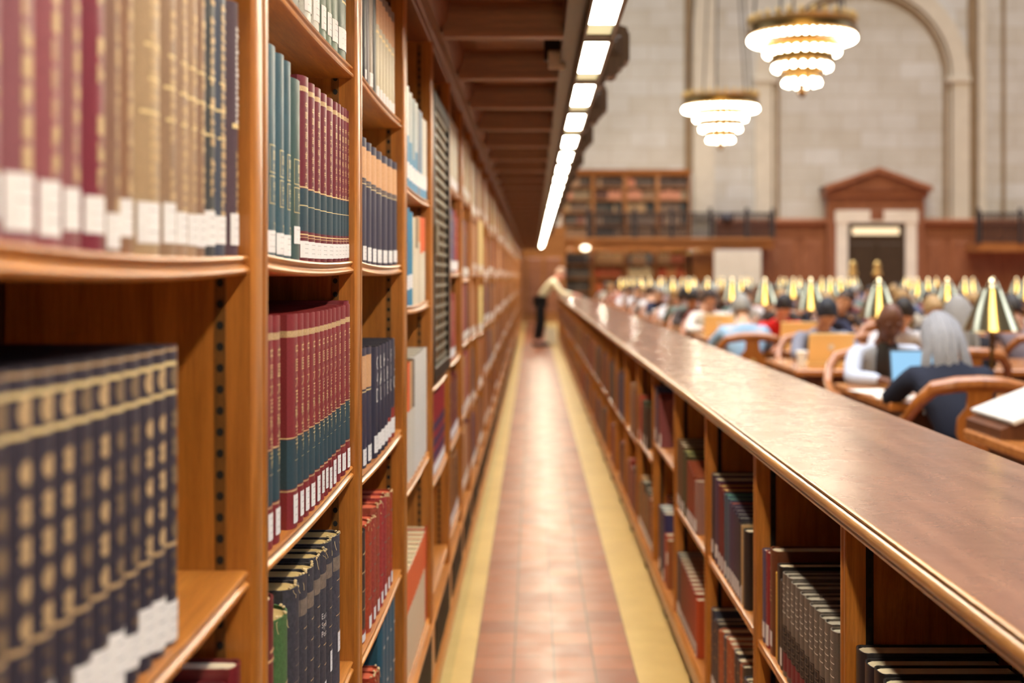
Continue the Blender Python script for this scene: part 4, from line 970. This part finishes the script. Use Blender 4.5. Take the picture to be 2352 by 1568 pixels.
# ------------------------------------------------------------------ people
def skin(V, E, root, sub=1):
    names = list(V); idx = {n: i for i, n in enumerate(names)}
    me = bpy.data.meshes.new('figure'); me.from_pydata([V[n][0] for n in names], [(idx[a], idx[b]) for a, b in E], [])
    o = bpy.data.objects.new('figure', me); C.objects.link(o)
    sk = o.modifiers.new('Skin', 'SKIN'); sk.use_smooth_shade = True; sk.branch_smoothing = .4
    for n, d in zip(names, me.skin_vertices[0].data):
        r = V[n][1]; d.radius = r if isinstance(r, tuple) else (r, r); d.use_root = n == root
    s = o.modifiers.new('Sub', 'SUBSURF'); s.levels = s.render_levels = sub
    bpy.context.view_layer.update()
    out = bpy.data.meshes.new_from_object(o.evaluated_get(bpy.context.evaluated_depsgraph_get()))
    bpy.data.objects.remove(o); bpy.data.meshes.remove(me); out.shade_smooth()
    return out
def seat(lean=0.0, armz=.80, hand='table', look=.35, fwd=0.0):
    J = dict(pelvis=(0, 0, .55), belly=(0, .02 + lean * .25, .70), chest=(0, .05 + lean * .7, .90), neck=(0, .07 + lean, 1.03), head=(0, .10 + lean * 1.2 + .04, 1.15 - lean * .15), tilt=look)
    for s, n in ((-1, 'L'), (1, 'R')):
        J['sh' + n] = (s * .175, .06 + lean * .8, .955 - lean * .1); J['el' + n] = (s * .25, .22 + lean, .76 + .03); J['wr' + n] = (s * .11, .44 + lean, armz)
        J['dir' + n] = (-s * .35, .9, -.08)
        J['hip' + n] = (s * .095, .03, .53); J['kn' + n] = (s * .115, .45, .53); J['an' + n] = (s * .115, .42, .10); J['toe' + n] = (s * .125, .57, .035)
    if hand == 'cheek':
        J['elR'] = (.19, .36 + lean, .79); J['wrR'] = (.10, .22 + lean * 1.3, 1.02); J['dirR'] = (-.2, -.05, .95)
    return J
POSE = {'read': seat(.12, .80, look=.5), 'type': seat(.02, .81, look=.25), 'slump': seat(.20, .80, look=.7), 'cheek': seat(.14, .80, 'cheek', .4)}
POSE['lean'] = dict(pelvis=(0, -.02, .95), belly=(0, .05, 1.10), chest=(0, .20, 1.27), neck=(0, .30, 1.38), head=(0, .385, 1.48), tilt=.45,
    shL=(-.185, .23, 1.32), shR=(.185, .23, 1.32), elL=(-.24, .40, 1.075), elR=(.24, .40, 1.075), wrL=(-.12, .62, 1.06), wrR=(.13, .64, 1.06), dirL=(.2, .95, -.05), dirR=(-.2, .95, -.05),
    hipL=(-.095, -.03, .92), hipR=(.095, -.03, .92), knL=(-.10, .02, .50), knR=(.11, -.06, .50), anL=(-.10, -.04, .09), anR=(.12, -.14, .09), toeL=(-.11, .13, .03), toeR=(.13, .03, .03))
def make_pose(p):
    J = POSE[p]; V, E = {}, []
    def v(n, pos, r, to=None):
        V[n] = (tuple(pos), r)
        if to: E.append((to, n))
    vec = lambda n: Vector(J[n] if n in J else V[n][0])
    v('pelvis', J['pelvis'], (.13, .10)); v('belly', J['belly'], (.125, .09), 'pelvis'); v('chest', J['chest'], (.145, .095), 'belly'); v('neck', J['neck'], .055, 'chest')
    hd = vec('head'); v('skull', vec('neck').lerp(hd, .55), .058, 'neck')
    for s, n in ((-1, 'L'), (1, 'R')):
        v('sh' + n, J['sh' + n], .055, 'chest'); v('ua' + n, vec('sh' + n).lerp(vec('el' + n), .5), .046, 'sh' + n); v('el' + n, J['el' + n], .039, 'ua' + n)
        v('fa' + n, vec('el' + n).lerp(vec('wr' + n), .4), .038, 'el' + n); v('wr' + n, J['wr' + n], (.027, .022), 'fa' + n)
        d = Vector(J['dir' + n]).normalized(); up = Vector((0, 0, 1)) if abs(d.z) < .8 else Vector((0, -1, 0)); lat = d.cross(up).normalized(); dn = -lat.cross(d).normalized() * -1
        w = vec('wr' + n); v('pm' + n, w + d * .045, (.034, .017), 'wr' + n); v('kn_' + n, w + d * .085, (.036, .014), 'pm' + n)
        for q, (off, ln) in enumerate(((-.030, .062), (-.010, .078), (.011, .074), (.030, .056))):
            b = w + d * .092 + lat * off; a1 = b + d * ln * .5 - up * .006; a2 = b + d * ln - up * .024
            v('f%da%s' % (q, n), b, .0095, 'kn_' + n); v('f%db%s' % (q, n), a1, .009, 'f%da%s' % (q, n)); v('f%dc%s' % (q, n), a2, .0075, 'f%db%s' % (q, n))
        sd = lat * (1 if (lat.x * -s) > 0 else -1)
        v('ta' + n, w + d * .035 + sd * .036, .012, 'pm' + n); v('tb' + n, w + d * .07 + sd * .055 - up * .006, .010, 'ta' + n); v('tc' + n, w + d * .095 + sd * .052 - up * .012, .008, 'tb' + n)
        v('hip' + n, J['hip' + n], (.085, .085), 'pelvis'); v('th' + n, vec('hip' + n).lerp(vec('kn' + n), .5), .072, 'hip' + n); v('kn' + n, J['kn' + n], .055, 'th' + n)
        v('ca' + n, vec('kn' + n).lerp(vec('an' + n), .35), .052, 'kn' + n); v('an' + n, J['an' + n], .036, 'ca' + n); v('toe' + n, J['toe' + n], (.035, .025), 'an' + n)
    thin = {}
    for q, (p_, r_) in V.items():
        base = q.rstrip('LR'); f_ = .74 if base in ('pelvis', 'belly', 'chest', 'ua', 'el', 'hip', 'th', 'kn', 'ca') else .86 if base == 'fa' else .58 if base == 'sh' else 1
        r_ = r_ if isinstance(r_, tuple) else (r_, r_); thin[q] = (p_, (r_[0] * f_, r_[1] * f_))
    body = skin(thin, E, 'pelvis', 1)
    # head with face joined on
    M = Matrix.Translation(hd) @ Matrix.Rotation(-J['tilt'], 4, 'X')
    bm = bmesh.new(); bm.from_mesh(body)
    g = bmesh.ops.create_uvsphere(bm, u_segments=20, v_segments=14, radius=1)['verts']
    for q in g:
        x, y, z = q.co; ch = max(0, -z)
        x *= .076 * (1 - .28 * ch); y = y * .095 * (1 - .12 * ch) + .012 * ch; z *= .118
        if y > .06: y = .06 + (y - .06) * .7
        if y > .05 and .0 < z < .03 and abs(x) < .045 and abs(x) > .012: y -= .008
        q.co = M @ Vector((x, y, z))
    def part(c, r, seg=10):
        gg = bmesh.ops.create_uvsphere(bm, u_segments=seg, v_segments=seg - 2, radius=1)['verts']
        for q in gg: q.co = M @ (Vector(c) + Vector((q.co.x * r[0], q.co.y * r[1], q.co.z * r[2])))
        return {f for q in gg for f in q.link_faces}
    part((0, .092, -.012), (.012, .018, .026)); part((0, .098, -.026), (.017, .014, .011))
    for s in (-1, 1): part((s * .077, -.004, -.004), (.009, .02, .032)); part((s * .03, .082, .034), (.02, .008, .006))
    dark = set()
    for s in (-1, 1): dark |= part((s * .03, .076, .014), (.013, .011, .008))
    lips = part((0, .085, -.058), (.024, .010, .008)); part((0, .07, -.098), (.028, .02, .02))
    for f in bm.faces: f.smooth = True
    for f in dark: f.material_index = 1
    for f in lips: f.material_index = 2
    bm.to_mesh(body); bm.free()
    body.materials.clear()
    for n in ('skin', 'black_patch', 'rivet_red'): body.materials.append(MATS[n])
    # clothes
    def sub(names, grow, edges, root, sb=1, extra=None):
        W = {}
        for n in names:
            p, r = V[n]; rr = r if isinstance(r, tuple) else (r, r); W[n] = (p, (rr[0] + grow, rr[1] + grow))
        if extra: W.update(extra)
        return skin(W, edges, root, sb)
    tn_ = ['pelvis', 'belly', 'chest']; ed = [('pelvis', 'belly'), ('belly', 'chest')]; ex = {'collar': (tuple(vec('chest').lerp(vec('neck'), .72)), (.082, .075))}; ed.append(('chest', 'collar'))
    for n in 'LR':
        tn_ += ['sh' + n, 'ua' + n, 'el' + n, 'fa' + n]; ed += [('chest', 'sh' + n), ('sh' + n, 'ua' + n), ('ua' + n, 'el' + n), ('el' + n, 'fa' + n), ('fa' + n, 'cuff' + n)]
        ex['cuff' + n] = (tuple(vec('fa' + n).lerp(vec('wr' + n), .85)), (.036, .033))
    shirt = sub(tn_, .017, ed, 'pelvis', 1, ex)
    tn_ = ['pelvis']; ed = []; ex = {}
    for n in 'LR':
        tn_ += ['hip' + n, 'th' + n, 'kn' + n, 'ca' + n]; ed += [('pelvis', 'hip' + n), ('hip' + n, 'th' + n), ('th' + n, 'kn' + n), ('kn' + n, 'ca' + n), ('ca' + n, 'hem' + n)]
        ex['hem' + n] = (tuple(vec('ca' + n).lerp(vec('an' + n), .88)), .052)
    trous = sub(tn_, .014, ed, 'pelvis', 1, ex)
    shoes = MB()
    for n in 'LR':
        a, b = vec('an' + n), vec('toe' + n); d = Vector((b.x - a.x, b.y - a.y, 0)).normalized(); heel = Vector((a.x, a.y, .045)) - d * .055; zt = min(a.z, .1)
        pts = [heel + Vector((0, 0, .005)), Vector((a.x, a.y, .05)), Vector((a.x, a.y, .045)) + d * .08, Vector((b.x, b.y, .035)), Vector((b.x, b.y, .03)) + d * .03]
        shoes.tube(pts, [.03, .045, .043, .036, .016], 10)
    sh = shoes.mesh('shoes', ['black_patch'], 60)
    for me, n in ((shirt, 'fabric'), (trous, 'fabric')): me.materials.clear(); me.materials.append(MATS[n])
    return body, shirt, trous, sh, M
PC = {}
HC = {}
def hair_mesh(p, style):
    if (p, style) in HC: return HC[(p, style)]
    M = PC[p][4]; m = MB(); rr = random.Random(3)
    n, k = 20, 12
    rings = []
    for i in range(k):
        th = PI * .03 + i * (PI * (.60 if style != 'crop' else .52)) / (k - 1); ring = []
        for j in range(n):
            a = 2 * PI * j / n; front = max(0, sin(a)); lim = th if front < .25 else th * (1 - .42 * front)
            jit = 1 + rr.uniform(-.05, .05); g = (1.09 if style != 'crop' else 1.04) * jit
            ring.append(M @ Vector((.079 * g * sin(lim) * cos(a), .097 * g * sin(lim) * sin(a) - .008, .121 * g * cos(lim))))
        rings.append(ring)
    m.loft(rings)
    if style == 'long':
        for j in range(46):
            a = PI * (.95 + 1.1 * rr.random()); x, y = .086 * cos(a), .10 * sin(a) - .008; L = rr.uniform(.24, .36)
            pts = [M @ Vector((x * .75, y * .75, .09)), M @ Vector((x * 1.05, y * 1.05, .02)), M @ Vector((x * 1.12, y * 1.16, -.09))]
            e = pts[-1]; pts += [e + Vector((rr.uniform(-.02, .02) + x * .15, -.045, -L * .45)), e + Vector((rr.uniform(-.04, .04) + x * .25, -.07, -L))]
            m.tube(pts, [.008, .014, .015, .013, .004], 6)
    if style == 'bun': m.ball(M @ Vector((0, -.11, .03)), .045, 10)
    HC[(p, style)] = m.mesh('hair', ['hair'], 60); return HC[(p, style)]
def person(pose, loc, rz, label, skin_c, shirt_c, pants_c, hair_c, style='short', group='readers at the tables', cap=None):
    if pose not in PC: PC[pose] = make_pose(pose)
    body, shirt, trous, sh, M = PC[pose]
    o = put('person', body, None, loc, (0, 0, rz), skin_c); tag(o, label, 'person', group)
    put('shirt', shirt, o, col=shirt_c); put('trousers', trous, o, col=pants_c); put('shoes', sh, o)
    if style: put('hair', hair_mesh(pose, style), o, col=hair_c)
    return o
SK = [(226, 178, 148), (214, 164, 132), (196, 140, 104), (150, 100, 70), (110, 72, 52), (232, 190, 164)]
ch0 = None
def place_chair(x, y, rz, label):
    global ch0
    if ch0 is None: ch0 = chair(); ch0.location = (x, y, 0); ch0.rotation_euler = (0, 0, rz); ch0['label'] = label; return ch0
    return dup(ch0, (x, y, 0), label, rz)
def ty(k): return T0 + k * TP
# named readers
person('slump', (2.09, ty(1) - .34, -.02), 0, 'person with long grey hair and navy jumper, seated with back turned', (222, 180, 156), (34, 38, 54), (40, 44, 66), (146, 146, 152), 'long')
place_chair(2.06, ty(1) - .34, 0, 'wooden armchair with oval splat under the grey-haired person')
bald = person('read', (2.16, ty(1) + 1.48, 0), PI, 'bald person in pale grey cardigan facing a laptop', (104, 66, 48), (186, 194, 214), (60, 62, 74), None, None)
place_chair(2.16, ty(1) + 1.475, PI, 'wooden armchair under the bald person in pale cardigan')
sm = MB(); sm.loft([[(-w_, y_, z_), (0, y_ + .022, z_), (w_, y_, z_), (0, y_ - .04, z_)] for w_, y_, z_ in ((.05, .15, .66), (.06, .185, .74), (.07, .225, .84), (.075, .248, .92), (.06, .235, 1.0))]); sm.build('dark_top', 'black_patch', bald)
person('slump', (2.29, ty(2) + 1.48, 0), PI, 'person in grey jacket and dark cap behind a laptop', (206, 150, 116), (126, 128, 144), (52, 58, 88), (44, 46, 58), 'short')
place_chair(2.29, ty(2) + 1.475, PI, 'wooden armchair under the person in dark cap')
person('slump', (2.41, ty(3) + 1.48, 0), PI, 'person in bright red jacket behind a laptop', (224, 160, 130), (206, 40, 40), (60, 60, 80), (50, 44, 48), 'short')
place_chair(2.41, ty(3) + 1.475, PI, 'wooden armchair under the person in red')
person('read', (1.82, ty(3) - .29, 0), 0, 'grey-haired person in light blue shirt seen from behind', (214, 170, 140), (146, 176, 206), (62, 82, 90), (150, 146, 140), 'short')
place_chair(1.82, ty(3) - .275, 0, 'wooden armchair under the person in light blue shirt')
person('type', (2.05, ty(4) + 1.48, 0), PI, 'person in white shirt behind a gold-lit laptop', (206, 150, 120), (226, 220, 214), (70, 74, 90), (60, 44, 38), 'short')
place_chair(2.05, ty(4) + 1.475, PI, 'wooden armchair under the person in white shirt')
shirts = [((46, 48, 70), 'navy'), ((120, 110, 120), 'grey'), ((70, 60, 58), 'brown'), ((200, 196, 200), 'white'), ((150, 90, 86), 'rose'), ((90, 100, 130), 'slate blue'), ((40, 38, 44), 'black'), ((176, 168, 156), 'beige'), ((110, 60, 70), 'wine'), ((100, 116, 110), 'sage')]
hairs = [((44, 36, 34), 'black'), ((88, 62, 44), 'brown'), ((150, 146, 144), 'grey'), ((176, 140, 90), 'fair')]
RP = random.Random(21)
for k in range(0, NT):
    for side in (0, 1):
        for j in range(10):
            x = 2.15 + .70 * j; y = ty(k) - .28 if side == 0 else ty(k) + 1.48
            px = CX + F * x / y
            if px > 2390 or (k < 5 and j == 0) or (k == 0) or (k == 1 and px < 2330): continue
            if k in (2, 3, 4) and j < 1: continue
            where = '%s seat, %s side of %s table' % (nth(j + 1), ('near', 'far')[side], tn(k))
            rz = 0 if side == 0 else PI
            place_chair(x, y, rz, 'wooden armchair at the ' + where)
            if RP.random() < .62:
                sc, sn = RP.choice(shirts); hc, hn = RP.choice(hairs); st = RP.choice(('short', 'short', 'crop', 'long', 'bun'))
                person(RP.choice(('read', 'type', 'slump', 'cheek')), (x + RP.uniform(-.05, .05), y, 0), rz + RP.uniform(-.15, .15), 'person in %s top with %s hair, %s' % (sn, hn, where), RP.choice(SK), sc, RP.choice(((50, 54, 76), (40, 40, 44), (90, 84, 76))), hc, st)
# man leaning on the counter
person('lean', (.17, 25.7, 0), -PI / 2, 'person in cream shirt and black trousers leaning on the worktop in the aisle', (226, 160, 140), (236, 226, 190), (36, 34, 36), (170, 140, 116), 'crop', group=None)
t = thing('tote_bag', 'cream bag standing on the floor beside the leaning person', 'bag', (.36, 25.9, 0))
m = MB(); m.loft([[(-.11, -.08, 0), (.11, -.08, 0), (.11, .08, 0), (-.11, .08, 0)], [(-.13, -.09, .15), (.13, -.09, .15), (.13, .09, .15), (-.13, .09, .15)], [(-.10, -.05, .36), (.10, -.05, .36), (.10, .05, .36), (-.10, .05, .36)]]); m.build('bag_body', 'cream_patch', t)
m = MB(); m.tube([(-.07, 0, .35), (-.06, 0, .5), (0, 0, .55), (.06, 0, .5), (.07, 0, .35)], .01, 6); m.build('handle', 'tan_patch', t)
def sheet(x, y, z, w, l, rz, label, n=1):
    m = MB()
    for k in range(n): m.box(-w / 2 + .004 * k, w / 2 + .004 * k, -l / 2, l / 2, k * .0015, k * .0015 + .001)
    o = m.build('paper', 'paper', None, (x, y, z), (0, 0, rz), smooth=0); tag(o, label, 'paper'); return o
sheet(.74, 25.75, CTOP, .3, .21, .2, 'white papers on the worktop under the leaning person', 3)
sheet(1.98, ty(1) + .30, TZ, .21, .297, 1.4, 'white sheets on the second table beside the laptop', 4)
sheet(1.93, ty(1) + .62, TZ, .21, .297, .3, 'loose sheet near the end of the second table', 1)
sheet(2.3, ty(4) + .3, TZ, .21, .297, .5, 'white sheets at the end of the fifth table', 3)
sheet(2.5, ty(2) + .4, TZ, .21, .297, .9, 'white sheets on the third table', 3)
def laptop(x, y, z, rz, label, lid, screen='laptop_dark', tilt=.25, w=.33, logo=True):
    t = thing('laptop', label, 'laptop', (x, y, z), (0, 0, rz), group='laptops on the tables')
    m = MB(); m.box(-w / 2, w / 2, -.12, .12, 0, .016, 0, .004); m.build('base', lid, t)
    m = MB(); m.box(-w / 2 + .03, w / 2 - .03, -.02, .09, .0162, .018, 0); m.build('keyboard', 'laptop_dark', t)
    m = MB(); m.box(-w / 2, w / 2, -.008, 0, 0, .225, 0, .003); o = m.build('lid', lid, t, (0, .12, .014), (-tilt, 0, 0))
    m = MB(); m.box(-w / 2 + .012, w / 2 - .012, -.0095, -.0078, .015, .213, 0); m.build('screen', screen, o)
    if logo:
        m = MB(); m.ball((0, .0012, .12), (.022, .0018, .026), 12); m.build('emblem', 'white_patch', o)
    return t
laptop(2.17, ty(1) + .50, TZ, 0, 'open laptop with pale blue screen on the second table', 'laptop_dark', 'screen_blue', .22, .34, False)
laptop(2.17, ty(2) + .60, TZ, PI, 'open laptop with gold-lit lid and pale emblem on the third table', 'laptop_alu_gold_lit')
laptop(2.42, ty(3) + .62, TZ, PI, 'open laptop with gold-lit lid before the person in red', 'laptop_alu_gold_lit')
laptop(2.03, ty(4) + .58, TZ, PI, 'open laptop with gold-lit lid on the fifth table', 'laptop_alu_gold_lit')
def cup(x, y, label):
    t = thing('paper_cup', label, 'cup', (x, y, TZ))
    m = MB(); m.lathe([(.0, 0), (.027, 0), (.038, .10), (.036, .10), (.026, .005), (.0, .005)], 18, cap=False); m.build('cup_body', 'white_patch', t)
    m = MB(); m.lathe([(.0, .112), (.034, .112), (.040, .104), (.040, .098), (.0, .1)], 18, cap=False); m.build('cup_lid', 'cream_patch', t)
cup(1.93, ty(2) + .34, 'white lidded paper cup at the end of the third table')
laptop(2.62, ty(4) + .50, TZ, PI + .3, 'dark open laptop with pale emblem on the fifth table', 'laptop_dark')
def stand(x, y, label, s=1.0):
    t = thing('book_stand', label, 'stand', (x, y, TZ), (0, 0, 0), group='slanted reading stands on the tables')
    m = MB(); m.prism([(-.28 * s, 0), (.28 * s, 0), (.28 * s, .24 * s), (.25 * s, .25 * s), (-.28 * s, .04)], 'y', -.2, .2); m.build('wedge', 'table_base', t)
    a = math.atan2(.21, .53)
    m = MB(); m.box(-.26 * s, .28 * s, -.24, .24, .0, .02, 0, .004); m.build('open_page', 'page_grey', t, (.0, 0, .155 * s), (0, -a, 0)); return t
stand(2.12, ty(0) + 1.02, 'slanted reading stand with white page on the nearest table')
for k in (7, 9, 12): stand(2.12 + .05 * k / 3, ty(k) + .5, 'slanted reading stand with white page on the %s table' % tn(k), 1.1)

# ------------------------------------------------------------------ light, world, camera
w = bpy.data.worlds.new('World'); bpy.context.scene.world = w; w.use_nodes = True
n, l = w.node_tree.nodes, w.node_tree.links
bg = n['Background']; tc = n.new('ShaderNodeTexCoord'); sp = n.new('ShaderNodeSeparateXYZ'); l.new(tc.outputs['Generated'], sp.inputs[0])
def mth(op, a, b=None):
    q = n.new('ShaderNodeMath'); q.operation = op
    for i, v in enumerate((a, b)):
        if v is None: continue
        if isinstance(v, (int, float)): q.inputs[i].default_value = v
        else: l.new(v, q.inputs[i])
    return q.outputs[0]
def sstep(v, a, b):
    q = n.new('ShaderNodeMapRange'); q.interpolation_type = 'SMOOTHSTEP'; q.inputs['From Min'].default_value = a; q.inputs['From Max'].default_value = b; l.new(v, q.inputs['Value']); return q.outputs[0]
# glow added to the world: cool side bands, bright overhead, dim at eye height
x_, y_, z_ = sp.outputs[0], sp.outputs[1], sp.outputs[2]
side = mth('MULTIPLY', sstep(mth('ABSOLUTE', x_), .55, .62), mth('MULTIPLY', sstep(y_, -.22, -.12), mth('SUBTRACT', 1.0, sstep(y_, .36, .46)))); el = mth('MULTIPLY', sstep(z_, .33, .39), mth('SUBTRACT', 1.0, sstep(z_, .58, .64)))
side_glow = mth('MULTIPLY', side, el)
def mixc(fac, a, b):
    q = n.new('ShaderNodeMixRGB'); l.new(fac, q.inputs[0])
    for k, v in ((1, a), (2, b)):
        if isinstance(v, tuple): q.inputs[k].default_value = v
        else: l.new(v, q.inputs[k])
    return q.outputs[0]
c = mixc(sstep(z_, .76, .92), (.10, .095, .09, 1), (6.0, 6.0, 6.2, 1))
c = mixc(side_glow, c, (1.7, 2.15, 2.9, 1))
rear = mth('MULTIPLY', sstep(mth('MULTIPLY', y_, -1.0), .5, .6), mth('MULTIPLY', sstep(z_, .40, .48), mth('SUBTRACT', 1.0, sstep(mth('ABSOLUTE', mth('ADD', x_, .12)), .2, .27))))  # warm glow added behind the camera for lamp-shade reflections and the far wall
c = mixc(rear, c, (5.0, 3.7, 1.5, 1)); l.new(c, bg.inputs['Color'])
bg.inputs['Strength'].default_value = 1.15

cam = bpy.data.cameras.new('Camera'); co = bpy.data.objects.new('Camera', cam); C.objects.link(co)
co.location = (0, 0, H); co.rotation_euler = (PI / 2, 0, 0)
cam.sensor_width = 36; cam.lens = F / 2352 * 36
cam.shift_x = (1176 - CX) / 2352; cam.shift_y = -(784 - CY) / 2352
cam.clip_start = .05; cam.clip_end = 200
cam.dof.use_dof = True; cam.dof.focus_distance = 2.22; cam.dof.aperture_fstop = 2.9; cam.dof.aperture_blades = 9
sc = bpy.context.scene; sc.camera = co
sc.view_settings.view_transform = 'Standard'; sc.view_settings.look = 'None'; sc.view_settings.gamma = 1; sc.view_settings.use_curve_mapping = False
sc.view_settings.exposure = 0.12
cy = sc.cycles; cy.use_denoising = True; cy.use_adaptive_sampling = True; cy.adaptive_threshold = .05; cy.max_bounces = 6; cy.diffuse_bounces = 2; cy.glossy_bounces = 3; cy.sample_clamp_indirect = 6; cy.use_light_tree = True
